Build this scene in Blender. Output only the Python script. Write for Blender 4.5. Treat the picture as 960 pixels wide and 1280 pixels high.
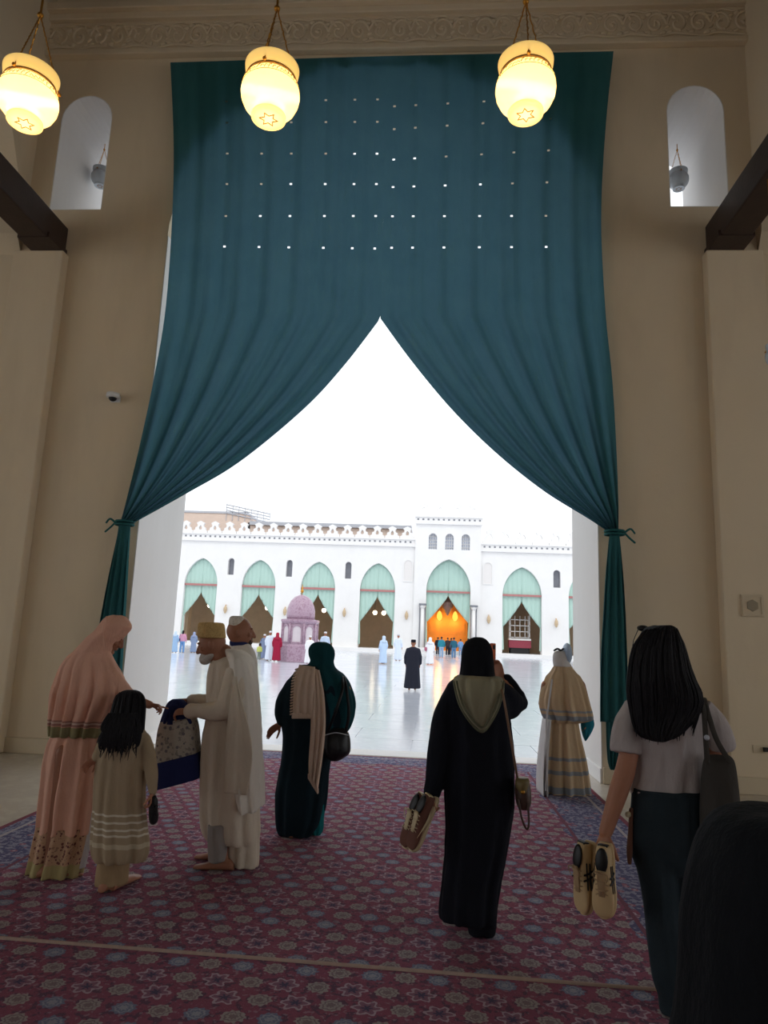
import bpy, math, random
import numpy as np
from mathutils import Vector, Matrix
from mathutils.geometry import tessellate_polygon
random.seed(7)
for o in list(bpy.data.objects): bpy.data.objects.remove(o)
sc = bpy.context.scene
C = sc.collection
PI = math.pi

# ------------------------------------------------------------------ camera
FPX, EYE = 871.5, 1.62
_dy = np.array([(538.4-480)/FPX, -(800.1-640)/FPX, -1.0]); _dy /= np.linalg.norm(_dy)
_r = math.radians(1.504)
_u = np.array([math.sin(_r), math.cos(_r), 0.0]); _u -= _u.dot(_dy)*_dy; _u /= np.linalg.norm(_u)
ROT = np.array([np.cross(_dy, _u), _dy, _u])
cd = bpy.data.cameras.new('camera'); cam = bpy.data.objects.new('camera', cd); C.objects.link(cam)
cd.sensor_fit = 'HORIZONTAL'; cd.sensor_width = 36.0; cd.lens = 36.0*FPX/960.0
cd.clip_start = 0.05; cd.clip_end = 500
cam.matrix_world = Matrix.Translation((0, 0, EYE)) @ Matrix(ROT.tolist()).to_4x4()
sc.camera = cam

def ray(x, y): return ROT @ np.array([(x-480)/FPX, -(y-640)/FPX, -1.0])
def at(x, y, Y):
    d = ray(x, y); return np.array([0, 0, EYE]) + d*(Y/d[1])
def fl(x, y, z=0.0):
    d = ray(x, y); return np.array([0, 0, EYE]) + d*((z-EYE)/d[2])

# ------------------------------------------------------------------ world, sun, exposure
w = bpy.data.worlds.new('hazy_sky'); sc.world = w; w.use_nodes = True
wn = w.node_tree.nodes; wl = w.node_tree.links; wn.clear()
wo = wn.new('ShaderNodeOutputWorld'); wb = wn.new('ShaderNodeBackground')
wb.inputs[0].default_value = (0.93, 0.97, 1.0, 1); wb.inputs[1].default_value = 1.45
wl.new(wb.outputs[0], wo.inputs[0])
sd = bpy.data.lights.new('sun', 'SUN'); sd.energy = 0.45; sd.angle = math.radians(18); sd.color = (1, .96, .88)
sun = bpy.data.objects.new('sun', sd); C.objects.link(sun); sun.rotation_euler = (math.radians(38), math.radians(14), 0)
sc.view_settings.view_transform = 'Standard'; sc.view_settings.look = 'None'
sc.view_settings.exposure = 0.0; sc.view_settings.gamma = 1.0; sc.view_settings.use_curve_mapping = False

# ------------------------------------------------------------------ materials
def s2l(c):
    c = c/255.0
    return c/12.92 if c <= .04045 else ((c+.055)/1.055)**2.4
def rgb(r, g, b): return (s2l(r), s2l(g), s2l(b), 1)

class NT:
    """tiny node graph writer"""
    def __init__(s, name):
        s.m = bpy.data.materials.new(name); s.m.use_nodes = True
        s.n = s.m.node_tree.nodes; s.l = s.m.node_tree.links; s.n.clear()
        s.out = s.n.new('ShaderNodeOutputMaterial')
    def put(s, sock, v):
        if v is None: return
        if hasattr(v, 'is_output'): s.l.new(v, sock)
        else:
            try: sock.default_value = v
            except Exception: sock.default_value = v[:3]
    def math(s, op, a, b=None, c=None, clamp=False):
        n = s.n.new('ShaderNodeMath'); n.operation = op; n.use_clamp = clamp
        for i, v in enumerate((a, b, c)): s.put(n.inputs[i], v)
        return n.outputs[0]
    def coord(s, kind='Object'): return s.n.new('ShaderNodeTexCoord').outputs[kind]
    def sep(s, v):
        n = s.n.new('ShaderNodeSeparateXYZ'); s.l.new(v, n.inputs[0]); return n.outputs
    def noise(s, vec, scale, detail=3.0, rough=.55, scl3=None):
        if scl3:
            mp = s.n.new('ShaderNodeMapping'); s.l.new(vec, mp.inputs[0]); mp.inputs['Scale'].default_value = scl3; vec = mp.outputs[0]
        n = s.n.new('ShaderNodeTexNoise'); s.l.new(vec, n.inputs['Vector'])
        n.inputs['Scale'].default_value = scale; n.inputs['Detail'].default_value = detail; n.inputs['Roughness'].default_value = rough
        return n.outputs['Fac']
    def vor(s, vec, scale, feature='F1', out='Distance'):
        n = s.n.new('ShaderNodeTexVoronoi'); n.feature = feature; s.l.new(vec, n.inputs['Vector']); n.inputs['Scale'].default_value = scale
        return n.outputs[out]
    def mix(s, f, a, b, mode='MIX'):
        n = s.n.new('ShaderNodeMix'); n.data_type = 'RGBA'; n.blend_type = mode
        s.put(n.inputs[0], f); s.put(n.inputs[6], a); s.put(n.inputs[7], b); return n.outputs[2]
    def ramp(s, f, stops, interp='LINEAR'):
        n = s.n.new('ShaderNodeValToRGB'); s.put(n.inputs[0], f); cr = n.color_ramp; cr.interpolation = interp
        while len(cr.elements) < len(stops): cr.elements.new(.5)
        for e, (p, c) in zip(cr.elements, stops): e.position = p; e.color = c
        return n.outputs[0]
    def bump(s, h, strength=.3, dist=.02):
        n = s.n.new('ShaderNodeBump'); s.l.new(h, n.inputs['Height']); n.inputs['Strength'].default_value = strength; n.inputs['Distance'].default_value = dist
        return n.outputs[0]
    def bsdf(s, color, rough=.7, normal=None, metal=0.0, spec=.5, **kw):
        n = s.n.new('ShaderNodeBsdfPrincipled'); s.put(n.inputs['Base Color'], color); s.put(n.inputs['Roughness'], rough)
        n.inputs['Metallic'].default_value = metal; n.inputs['Specular IOR Level'].default_value = spec
        if normal is not None: s.l.new(normal, n.inputs['Normal'])
        for k, v in kw.items(): s.put(n.inputs[k.replace('_', ' ')], v)
        return n.outputs[0]
    def done(s, shader): s.l.new(shader, s.out.inputs[0]); return s.m

def shade(c, k): return (c[0]*k, c[1]*k, c[2]*k, 1)
def plain(name, col, rough=.7, var=.12, scale=6.0, bump=.0, bscale=60.0, metal=0.0, spec=.4):
    t = NT(name); v = t.coord()
    n = t.noise(v, scale, 4)
    c = t.mix(n, shade(col, 1-var), shade(col, 1+var))
    nm = t.bump(t.noise(v, bscale, 4), bump, .01) if bump else None
    return t.done(t.bsdf(c, rough, nm, metal, spec))
def cloth(name, col, stripes=(), var=.16, bump=.35, rough=.9, print_=None, sheen=.0):
    """woven cloth; stripes = (z0, z1, colour) woven bands along the garment's height"""
    t = NT(name); v = t.coord(); x, y, z = t.sep(v)
    n = t.noise(v, 9, 4)
    c = t.mix(n, shade(col, 1-var), shade(col, 1+var))
    if print_:
        sc_, c2, thr = print_
        d = t.vor(v, sc_)
        m = t.math('LESS_THAN', d, thr); c = t.mix(m, c, c2)
        m2 = t.math('GREATER_THAN', t.noise(v, sc_*1.3, 2), .6); c = t.mix(t.math('MULTIPLY', m2, .5), c, shade(c2, .6))
    for z0, z1, c2 in stripes:
        m = t.math('MULTIPLY', t.math('GREATER_THAN', z, z0), t.math('LESS_THAN', z, z1)); c = t.mix(m, c, c2)
    wr = t.noise(v, 7, 5, .6, (1, 1, .35)); fine = t.noise(v, 260, 2)
    h = t.math('ADD', t.math('MULTIPLY', wr, 1.0), t.math('MULTIPLY', fine, .05))
    return t.done(t.bsdf(c, rough, t.bump(h, bump, .05), 0, .15, Sheen_Weight=sheen))
def emit(name, col, strength):
    t = NT(name); n = t.n.new('ShaderNodeEmission'); n.inputs[0].default_value = col; n.inputs[1].default_value = strength
    return t.done(n.outputs[0])

# ------------------------------------------------------------------ geometry collector
ORG = {}
def setp(o, label=None, cat=None, group=None, kind=None):
    if label: o['label'] = label
    if cat: o['category'] = cat
    if group: o['group'] = group
    if kind: o['kind'] = kind
    return o
def empty(name, loc, label=None, cat=None, group=None, kind=None):
    o = bpy.data.objects.new(name, None); C.objects.link(o); o.location = Vector([float(q) for q in loc]); o.empty_display_size = .1
    ORG[o.name] = np.array([float(q) for q in loc]); return setp(o, label, cat, group, kind)
def nrm(v):
    v = np.asarray(v, float); return v/max(1e-9, np.linalg.norm(v))
def catmull(pts, m):
    """resample rows of numbers smoothly"""
    P = np.asarray(pts, float); n = len(P); out = []
    for i in range(m):
        t = i/(m-1)*(n-1); k = min(int(t), n-2); u = t-k
        a, b, c, d = P[max(k-1, 0)], P[k], P[k+1], P[min(k+2, n-1)]
        out.append(.5*((2*b)+(-a+c)*u+(2*a-5*b+4*c-d)*u*u+(-a+3*b-3*c+d)*u**3))
    return np.array(out)
def byarc(pts, m):
    """catmull through points but spaced by their first column distance"""
    return catmull(pts, m)

class G:
    def __init__(s): s.v = []; s.f = []
    def add(s, vs, fs):
        b = len(s.v); s.v.extend([tuple(float(q) for q in p) for p in vs]); s.f.extend([tuple(b+i for i in f) for f in fs]); return s
    def box(s, x0, x1, y0, y1, z0, z1):
        vs = [(x, y, z) for z in (z0, z1) for y in (y0, y1) for x in (x0, x1)]
        return s.add(vs, [(0,2,3,1),(4,5,7,6),(0,1,5,4),(1,3,7,5),(3,2,6,7),(2,0,4,6)])
    def obox(s, c, ax, ay, az):
        """oriented box: centre and three half-axis vectors"""
        c, ax, ay, az = map(lambda q: np.asarray(q, float), (c, ax, ay, az))
        vs = [c+i*ax+j*ay+k*az for k in (-1, 1) for j in (-1, 1) for i in (-1, 1)]
        return s.add(vs, [(0,2,3,1),(4,5,7,6),(0,1,5,4),(1,3,7,5),(3,2,6,7),(2,0,4,6)])
    def loft(s, rings, cap=True, closed=True):
        n = len(rings[0]); vs = [p for r in rings for p in r]; fs = []
        for i in range(len(rings)-1):
            for j in range(n if closed else n-1):
                k = (j+1) % n; fs.append((i*n+j, i*n+k, (i+1)*n+k, (i+1)*n+j))
        if cap and closed: fs.append(tuple(range(n-1, -1, -1))); fs.append(tuple((len(rings)-1)*n+j for j in range(n)))
        return s.add(vs, fs)
    def tube(s, path, radii, n=10, flat=1.0, ref=None, ends=True, m=None):
        P = [np.asarray(p, float) for p in path]
        R = list(radii) if hasattr(radii, '__len__') else [radii]*len(P)
        if m:
            Q = catmull([list(p)+[r] for p, r in zip(P, R)], m); P = [q[:3] for q in Q]; R = [max(q[3], 1e-4) for q in Q]
        rings = []; prev = None
        T = [nrm(P[min(i+1, len(P)-1)]-P[max(i-1, 0)]) for i in range(len(P))]
        for i, p in enumerate(P):
            t = T[i]
            r0 = prev if prev is not None else np.asarray(ref if ref is not None else ((1, 0, 0) if abs(t[0]) < .8 else (0, 0, 1)), float)
            a = nrm(r0-t*r0.dot(t)); b = np.cross(t, a); prev = a
            def ring(c, r): return [c+r*(a*math.cos(2*PI*j/n)+flat*b*math.sin(2*PI*j/n)) for j in range(n)]
            if i == 0 and ends:
                for q in (.25, .66, .9): rings.append(ring(p-t*R[i]*math.sqrt(1-q*q), R[i]*q))
            rings.append(ring(p, R[i]))
            if i == len(P)-1 and ends:
                for q in (.9, .66, .25): rings.append(ring(p+t*R[i]*math.sqrt(1-q*q), R[i]*q))
        return s.loft(rings)
    def ell(s, c, ax, ay, az, nu=16, nv=10):
        c, ax, ay, az = map(lambda q: np.asarray(q, float), (c, ax, ay, az))
        rings = []
        for i in range(nv):
            th = PI*(i+.5)/nv
            rings.append([c+math.cos(th)*az*-1+math.sin(th)*(ax*math.cos(2*PI*j/nu)+ay*math.sin(2*PI*j/nu)) for j in range(nu)])
        return s.loft(rings)
    def sph(s, c, r, nu=14, nv=10): return s.ell(c, (r,0,0), (0,r,0), (0,0,r), nu, nv)
    def lathe(s, prof, c=(0,0,0), n=24, a0=0.0, cap=True):
        return s.loft([[(c[0]+r*math.cos(a0+2*PI*j/n), c[1]+r*math.sin(a0+2*PI*j/n), c[2]+z) for j in range(n)] for r, z in prof], cap)
    def plate(s, outer, holes, y0, y1):
        """wall plate in the XZ plane with real openings, from depth y0 to y1"""
        loops = [outer]+list(holes); flat = [p for l in loops for p in l]
        tris = tessellate_polygon([[Vector((p[0], p[1], 0)) for p in l] for l in loops]); n = len(flat)
        vs = [(p[0], y0, p[1]) for p in flat]+[(p[0], y1, p[1]) for p in flat]
        fs = []
        for t in tris:
            a, b, c = [flat[i] for i in t]
            cr = (b[0]-a[0])*(c[1]-a[1])-(b[1]-a[1])*(c[0]-a[0])
            t = tuple(t) if cr > 0 else tuple(reversed(t))
            fs.append(t); fs.append(tuple(n+i for i in reversed(t)))
        b = 0
        for li, l in enumerate(loops):
            m = len(l); area = sum(l[i][0]*l[(i+1) % m][1]-l[(i+1) % m][0]*l[i][1] for i in range(m))
            ccw = (area > 0) == (li == 0)
            for i in range(m):
                j = (i+1) % m; q = (b+j, b+i, n+b+i, n+b+j); fs.append(q if ccw else tuple(reversed(q)))
            b += m
        return s.add(vs, fs)
    def build(s, name, mat, parent=None, smooth=False, remesh=None, iters=4, dec=None, bevel=None, solid=None, sub=None, kind=None, world=True, angle=None):
        org = ORG.get(parent.name, np.zeros(3)) if (parent is not None and world) else np.zeros(3)
        zmin = org[2]+.0015 if (parent is not None and parent.name.startswith('person')) else -1e9
        me = bpy.data.meshes.new(name); me.from_pydata([(p[0]-org[0], p[1]-org[1], max(p[2], zmin)-org[2]) for p in s.v], [], s.f)
        o = bpy.data.objects.new(name, me); C.objects.link(o)
        if remesh or dec or solid or sub:
            if solid:
                md = o.modifiers.new('s', 'SOLIDIFY'); md.thickness = solid; md.offset = 0
            if remesh:
                md = o.modifiers.new('r', 'REMESH'); md.mode = 'VOXEL'; md.voxel_size = remesh; md.use_smooth_shade = True
                if iters: md = o.modifiers.new('m', 'SMOOTH'); md.factor = .5; md.iterations = iters
            if sub: md = o.modifiers.new('u', 'SUBSURF'); md.levels = sub; md.render_levels = sub
            if dec: md = o.modifiers.new('d', 'DECIMATE'); md.ratio = dec
            dg = bpy.context.evaluated_depsgraph_get(); dg.update()
            me2 = bpy.data.meshes.new_from_object(o.evaluated_get(dg)); o.modifiers.clear(); o.data = me2; bpy.data.meshes.remove(me); me = me2; me.name = name
        if mat is not None:
            me.materials.clear(); me.materials.append(mat)
        if smooth or remesh: me.polygons.foreach_set('use_smooth', [True]*len(me.polygons))
        if bevel:
            md = o.modifiers.new('b', 'BEVEL'); md.width = bevel; md.segments = 2; md.limit_method = 'ANGLE'; md.angle_limit = .6
        if parent is not None: o.parent = parent
        ORG[o.name] = org
        if kind: o['kind'] = kind
        return o
def dup(o, parent=None, loc=None):
    c = o.copy(); C.objects.link(c); c.parent = parent
    if loc is not None: c.location = loc
    ORG[c.name] = ORG.get(o.name, np.zeros(3))
    for ch in list(o.children):
        dup(ch, c)
    return c
def arch(cx, hw, zs, za, n=22, flat=.82):
    """pointed arch from right spring over the apex to the left spring"""
    out = []
    for i in range(n+1):
        t = i/n*2-1; u = math.sin(abs(t)*PI/2)
        x = -math.copysign(u, t)*-1*hw; z = zs+(za-zs)*(flat*math.sqrt(max(0, 1-u**2.1))+(1-flat)*(1-u))
        out.append((cx-x, z))
    return out      # runs from +hw to -hw

# ------------------------------------------------------------------ shared materials
def plaster(name, col, dirt):
    t = NT(name); v = t.coord()
    a = t.noise(v, .45, 6, .6); b = t.noise(v, 3.5, 5, .6); s_ = t.noise(v, 1.6, 4, .6, (1, 1, .25))
    c = t.mix(t.math('MULTIPLY', a, .9), col, shade(col, .86)); c = t.mix(t.math('MULTIPLY', t.math('SUBTRACT', s_, .5, clamp=True), .9), c, dirt)
    c = t.mix(t.math('MULTIPLY', b, .25), c, shade(col, 1.06))
    h = t.math('ADD', t.noise(v, 2.2, 5), t.math('MULTIPLY', t.noise(v, 30, 3), .12))
    return t.done(t.bsdf(c, .88, t.bump(h, .22, .03), 0, .2))
M = {}
M['wall'] = plaster('cream_plaster', rgb(224, 206, 178), rgb(165, 145, 118))
M['facade'] = plaster('white_limewash', rgb(238, 236, 235), rgb(222, 219, 218))
M['stone'] = plain('beige_stone', rgb(205, 188, 160), .6, .1, 3, .15, 40)
M['darkwood'] = plain('dark_wood', rgb(58, 42, 36), .55, .35, 5, .3, 30)
M['ceil'] = plain('dark_painted_ceiling', rgb(92, 84, 66), .7, .3, 3, .3, 20)
M['brass'] = plain('aged_brass', rgb(196, 140, 60), .35, .15, 10, 0, 1, .9)
M['black'] = plain('black_plastic', rgb(22, 22, 24), .45, .1)
M['white_plastic'] = plain('white_plastic', rgb(225, 225, 225), .4, .04)
M['rope'] = plain('teal_cord', rgb(24, 92, 92), .8, .2)
M['mint'] = cloth('pale_teal_cloth', rgb(180, 208, 198), var=.05, bump=.2)
M['tierod'] = plain('rose_painted_rod', rgb(176, 118, 116), .6, .1)
M['slit'] = plain('dark_window_glass', rgb(120, 122, 130), .3, .2, 2)
M['brownwall'] = plain('brown_hall_wall', rgb(206, 180, 152), .8, .15, 1.2)
M['globe'] = emit('lit_globe', (1, .86, .6, 1), 9)
M['gold'] = plain('golden_door', rgb(226, 140, 40), .45, .22, 1.5)
M['amber'] = emit('amber_lamp', (1, .5, .07, 1), 1.8)
M['palebrick'] = plain('pale_pink_block', rgb(226, 204, 190), .9, .1, 1.0, .1, 8)
M['greymetal'] = plain('grey_metal', rgb(186, 188, 196), .5, .1)
def marble(name, col, vein, rough, scale=.6):
    t = NT(name); v = t.coord('Object')
    oi = t.n.new('ShaderNodeObjectInfo'); 
    n1 = t.noise(v, scale, 8, .65); n2 = t.noise(v, scale*3.1, 6, .7)
    k = t.math('ABSOLUTE', t.math('SUBTRACT', n2, .5)); k = t.math('SUBTRACT', 1.0, t.math('MULTIPLY', k, 9.0), clamp=True)
    c = t.mix(t.math('MULTIPLY', k, .35), t.mix(n1, shade(col, .93), shade(col, 1.05)), vein)
    tone = t.math('MULTIPLY', oi.outputs['Random'], .14); c = t.mix(tone, c, shade(col, .62))
    return t.done(t.bsdf(c, t.math('ADD', rough, t.math('MULTIPLY', n1, .08)), None, 0, .5))
M['marble'] = marble('white_polished_marble', rgb(214, 218, 228), rgb(178, 184, 200), .10)
M['joint'] = plain('pale_joint', rgb(150, 154, 164), .5, .05)
M['hallfloor'] = marble('beige_polished_marble', rgb(206, 196, 182), rgb(170, 160, 150), .22)
M['purple'] = marble('purple_veined_marble', rgb(150, 118, 138), rgb(215, 195, 210), .3, 1.6)

def carpet_mat(name, X0, X1, Y1, border):
    t = NT(name); v = t.coord(); x, y, z = t.sep(v); mt = t.math
    cell = .158
    gy = mt('DIVIDE', y, .15); row = mt('FLOOR', gy); par = mt('FRACT', mt('ADD', mt('MULTIPLY', row, .5), 400.0))
    gx = mt('ADD', mt('ADD', mt('DIVIDE', x, cell), 400.0), par); col = mt('FLOOR', gx)
    wob = t.noise(v, 30, 2); wob2 = t.noise(v, 34, 2)
    fx = mt('ADD', mt('SUBTRACT', mt('FRACT', gx), .5), mt('MULTIPLY', mt('SUBTRACT', wob, .5), .16)); fy = mt('ADD', mt('SUBTRACT', mt('FRACT', gy), .5), mt('MULTIPLY', mt('SUBTRACT', wob2, .5), .16))
    r = mt('SQRT', mt('ADD', mt('MULTIPLY', fx, fx), mt('MULTIPLY', fy, fy))); th = mt('ARCTAN2', fy, fx)
    oddc = mt('GREATER_THAN', mt('FRACT', mt('MULTIPLY', col, .5)), .25); oddr = mt('GREATER_THAN', mt('FRACT', mt('ADD', mt('MULTIPLY', row, .25), 400.0)), .4)
    nz = t.noise(v, 150, 2)
    red = t.mix(t.noise(v, 40, 3), rgb(126, 46, 72), rgb(164, 74, 100))
    dark = mt('GREATER_THAN', t.noise(v, 26, 3), .56); red = t.mix(mt('MULTIPLY', dark, .75), red, rgb(62, 36, 66))
    pal = mt('GREATER_THAN', t.noise(v, 38, 2), .62); red = t.mix(mt('MULTIPLY', pal, .6), red, rgb(178, 148, 160))
    def lobes(k, r0, a): return mt('LESS_THAN', r, mt('ADD', r0, mt('MULTIPLY', mt('COSINE', mt('MULTIPLY', th, k)), a)))
    # round medallion
    med = lobes(10, .33, .03); core = lobes(8, .13, .03); ring = mt('SUBTRACT', lobes(8, .25, .02), lobes(8, .2, .02))
    def medallion(base, a, b):
        q = t.mix(med, red, a); q = t.mix(ring, q, b); return t.mix(core, q, b)
    m1 = medallion(red, rgb(176, 166, 158), rgb(138, 116, 118)); m2 = medallion(red, rgb(118, 130, 156), rgb(168, 170, 182))
    # open flower
    fo = lobes(6, .38, .075); fi = lobes(6, .29, .08); fc = lobes(6, .13, .06)
    fw = t.mix(fo, red, rgb(196, 170, 180)); fw = t.mix(fi, fw, rgb(142, 90, 112)); fw = t.mix(fc, fw, rgb(54, 50, 88))
    c = t.mix(oddc, t.mix(oddr, m2, fw), m1)
    if border:
        d = mt('MINIMUM', mt('SUBTRACT', x, X0), mt('SUBTRACT', X1, x)); d = mt('MINIMUM', d, mt('SUBTRACT', Y1, y))
        bn = t.noise(v, 26, 3, .6); b2 = t.vor(v, 9)
        bl = t.mix(mt('GREATER_THAN', bn, .52), rgb(66, 74, 118), rgb(150, 152, 172)); bl = t.mix(mt('LESS_THAN', b2, .22), bl, rgb(160, 92, 110)); bl = t.mix(mt('LESS_THAN', b2, .1), bl, rgb(196, 186, 190))
        wav = mt('ADD', .62, mt('MULTIPLY', mt('SINE', mt('MULTIPLY', mt('ADD', x, y), 9.0)), .06))
        c = t.mix(mt('LESS_THAN', d, wav), c, bl)
        for a, b, cc in ((.60, .63, rgb(120, 50, 70)), (.14, .17, rgb(190, 180, 180)), (0, .05, rgb(128, 30, 50))):
            c = t.mix(mt('MULTIPLY', mt('GREATER_THAN', d, a), mt('LESS_THAN', d, b)), c, cc)
    c = t.mix(mt('MULTIPLY', nz, .3), c, rgb(70, 48, 66))
    c = t.mix(mt('MULTIPLY', t.noise(v, .8, 3), .25), c, rgb(96, 60, 78))
    return t.done(t.bsdf(c, .95, t.bump(t.noise(v, 380, 2), .5, .01), 0, .1, Sheen_Weight=.16, Sheen_Roughness=.45, Sheen_Tint=(.95, .85, .95, 1)))

# ------------------------------------------------------------------ the hall
YW, TH, CX, HW = 9.01, 1.65, -.925, 3.04
YF = YW+TH
PIO, PW = 4.48, .74                      # pillar strip beside the arch
X0, X1, YB, ZC = -14.0, 12.5, -13.0, 11.6
side = [CX-11.6, CX+11.6]
def opening(cx, hw, zs, za): return [(cx+hw, 0)]+arch(cx, hw, zs, za)+[(cx-hw, 0)]
def win(c, hw, zb, zt): return [(c-hw, zb), (c+hw, zb)]+arch(c, hw, zt-hw*1.05, zt, 14, .97)
AZ, AA = 7.25, 9.95
outer = [(X1, 0), (X1, ZC), (X0, ZC), (X0, 0), (CX-HW, 0)]+list(reversed(arch(CX, HW, AZ, AA, 40, .86)))+[(CX+HW, 0)]
g = G().plate(outer, [win(CX-4.485, .4, 7.67, 9.6), win(CX+4.485, .4, 7.67, 9.6)], YW, YF)
wf = setp(g.build('wall_front', M['wall']), 'cream plastered wall pierced by the tall curtained archway', kind='structure')
# pillar strips either side carrying the beams, with baseboards
for i, s in enumerate((-1, 1)):
    a, b = sorted((CX+s*PIO, CX+s*(PIO+PW)))
    setp(G().box(a, b, YW-.17, YW, 0, 6.92).build('trim_%d' % (i+1), M['wall'], bevel=.015), 'plastered pillar strip under the dark beam', kind='structure')
    for k, (p, q, yy) in enumerate(((CX+s*HW, CX+s*PIO, YW), (CX+s*PIO, CX+s*(PIO+PW), YW-.17), (CX+s*(PIO+PW), CX+s*(PIO+5), YW))):
        p, q = sorted((p, q))
        if k == 0: p, q = (p-(0 if s > 0 else 0), q)
        setp(G().box(p, q, yy-.045, yy, 0, .19).build('baseboard_front', M['stone'], bevel=.008), 'beige stone baseboard along the archway wall', kind='structure')
    x = CX+s*HW; a, b = sorted((x, x-s*.03))
    setp(G().box(a, b, YW, YF, 0, .17).build('baseboard_jamb', M['facade'], bevel=.006), 'pale stone skirting inside the archway', kind='structure')
# carved stucco frieze: backing band, mouldings, carved units
fz0, fz1 = 10.28, 10.86
fr = setp(G().box(-9, 7.2, YW-.06, YW, fz0, fz1).build('trim_3', M['wall']), 'carved stucco frieze above the curtain', kind='structure')
for (a, b, dpt) in ((fz0-.06, fz0+.03, .12), (fz1-.03, fz1+.08, .14), (fz1+.08, fz1+.2, .22)):
    G().box(-9, 7.2, YW-dpt, YW, a, b).build('moulding', M['wall'], fr, bevel=.015)
def carved(seed):
    rnd = random.Random(seed); q = G(); W = .62
    for c, sg in ((.15, 1), (.46, -1)):
        pts = []; 
        for i in range(16):
            a = i/15*3.6*PI*.7+rnd.random()*.1; r = .15*(1-i/19)
            pts.append((c+sg*r*math.cos(a), -.01, .29+r*1.3*math.sin(a)))
        q.tube(pts, .02, 6)
        for a in (0.6, 2.2, 3.9, 5.4):
            q.ell((c+.16*math.cos(a), -.005, .29+.2*math.sin(a)), (.05, 0, .02), (0, .03, 0), (-.01, 0, .03), 8, 5)
    for k in range(7):
        a = rnd.uniform(.3, 2.8); cx_, cz = .05+k*.088, .12+.34*((k*3) % 7)/6
        q.ell((cx_, -.005, cz), (.045*math.cos(a), 0, .045*math.sin(a)), (0, .028, 0), (-.018*math.sin(a), 0, .018*math.cos(a)), 8, 5)
    q.tube([(0, -.01, .48), (.16, -.012, .51), (.31, -.012, .46), (.46, -.012, .51), (.62, -.01, .48)], .016, 6, m=12)
    q.tube([(0, -.01, .1), (.2, -.012, .07), (.4, -.012, .12), (.62, -.01, .1)], .022, 6, m=10)
    return q
units = [carved(i).build('carved_scroll', M['wall'], fr, smooth=True, world=False) for i in range(3)]
n = 0; xx = -8.9
while xx < 6.5:
    u = units[n] if n < 3 else units[n % 3].copy()
    if n >= 3: C.objects.link(u); u.parent = fr
    u.location = (xx, YW-.06, fz0); xx += .62; n += 1
# whitewashed archway jamb linings; window reveals whitened too, bright daylight put in their colour
LIN = plaster('white_reveal_plaster', rgb(232, 229, 226), rgb(205, 200, 194))
for s in (-1, 1):
    a, b = sorted((CX+s*HW, CX+s*(HW-.012)))
    setp(G().box(a, b, YW+.004, YF-.002, .0, AZ).build('trim_jamb', LIN), 'white plastered jamb of the archway', kind='structure')
    ol = win(CX+s*4.485, .4, 7.67, 9.6); il = win(CX+s*4.485, .388, 7.682, 9.588)
    setp(G().plate(ol, [il], YW+.004, YF-.002).build('trim_reveal', LIN), 'white plastered reveal of the small arched window, tone brightened for daylight', kind='structure')
# ceiling, floor, outer walls of the hall (unseen arched openings added for fill daylight)
g = G().box(X0, X1, YB, YW, ZC, ZC+.3); setp(g.build('ceiling', M['ceil']), 'dark painted wooden ceiling of the hall', kind='structure')
for k in range(16):
    y = YB+1+k*1.42
    if y > YW-.3: break
    setp(G().box(X0, X1, y, y+.28, ZC-.3, ZC).build('trim_joist', M['darkwood']), 'dark ceiling joist', kind='structure')
setp(G().box(X0-4, X1+4, YB-2, YF, -.3, 0).build('floor', M['hallfloor']), 'polished beige marble floor of the hall', kind='structure')
def sidewall(name, x, a, b, label):
    out = [(b, 0), (b, ZC), (a, ZC), (a, 0)]; cuts = [YB+4.8, YB+11.2, YB+17.6]
    pts = [(b, 0), (b, ZC), (a, ZC), (a, 0)]
    for c in cuts: pts += [(c-2.5, 0)]+list(reversed(arch(c, 2.5, 5.6, 8.4, 18)))+[(c+2.5, 0)]
    q = G().plate(pts, [], 0, .9)
    q.v = [(x+p[1], p[0], p[2]) for p in q.v]; q.f = [tuple(reversed(f)) for f in q.f]
    setp(q.build(name, M['wall']), label, kind='structure')
sidewall('wall_left', X0-.9, YB, YW, 'arched side wall of the hall'); sidewall('wall_right', X1, YB, YW, 'arched side wall of the hall on the bag side')
setp(G().plate([(X1, 0), (X1, ZC), (X0, ZC), (X0, 0)]+[p for c in (-1,) for p in [(c-1.6, 0)]+list(reversed(arch(c, 1.6, 4.2, 6.0, 18)))+[(c+1.6, 0)]], [], YB-.9, YB).build('wall_back', M['wall']), 'arched back wall of the hall', kind='structure')
# transverse arch wall above the right beam
tb = CX+PIO+PW
pts = [(YW, 6.95), (YW, ZC), (2.0, ZC)]
for i in range(15):
    a = i/14*PI/2; pts.append((2.0+(YW-.12-2.0)*(1-math.cos(a)), 6.95+3.6*math.cos(a)) if False else (2.0+(YW-.15-2.0)*math.sin(a), 7.2+3.9*math.cos(a)))
q = G().plate([(p[0], p[1]) for p in pts], [], 0, .8); q.v = [(tb+p[1], p[0], p[2]) for p in q.v]; q.f = [tuple(reversed(f)) for f in q.f]
setp(q.build('wall_arch', M['wall']), 'plastered cross arch springing beside the right beam', kind='structure')
q2 = G(); q2.v = [(2*CX-p[0], p[1], p[2]) for p in q.v]; q2.f = [tuple(reversed(f)) for f in q.f]
setp(q2.build('wall_arch_left', M['wall']), 'plastered cross arch springing beside the left beam', kind='structure')
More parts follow.
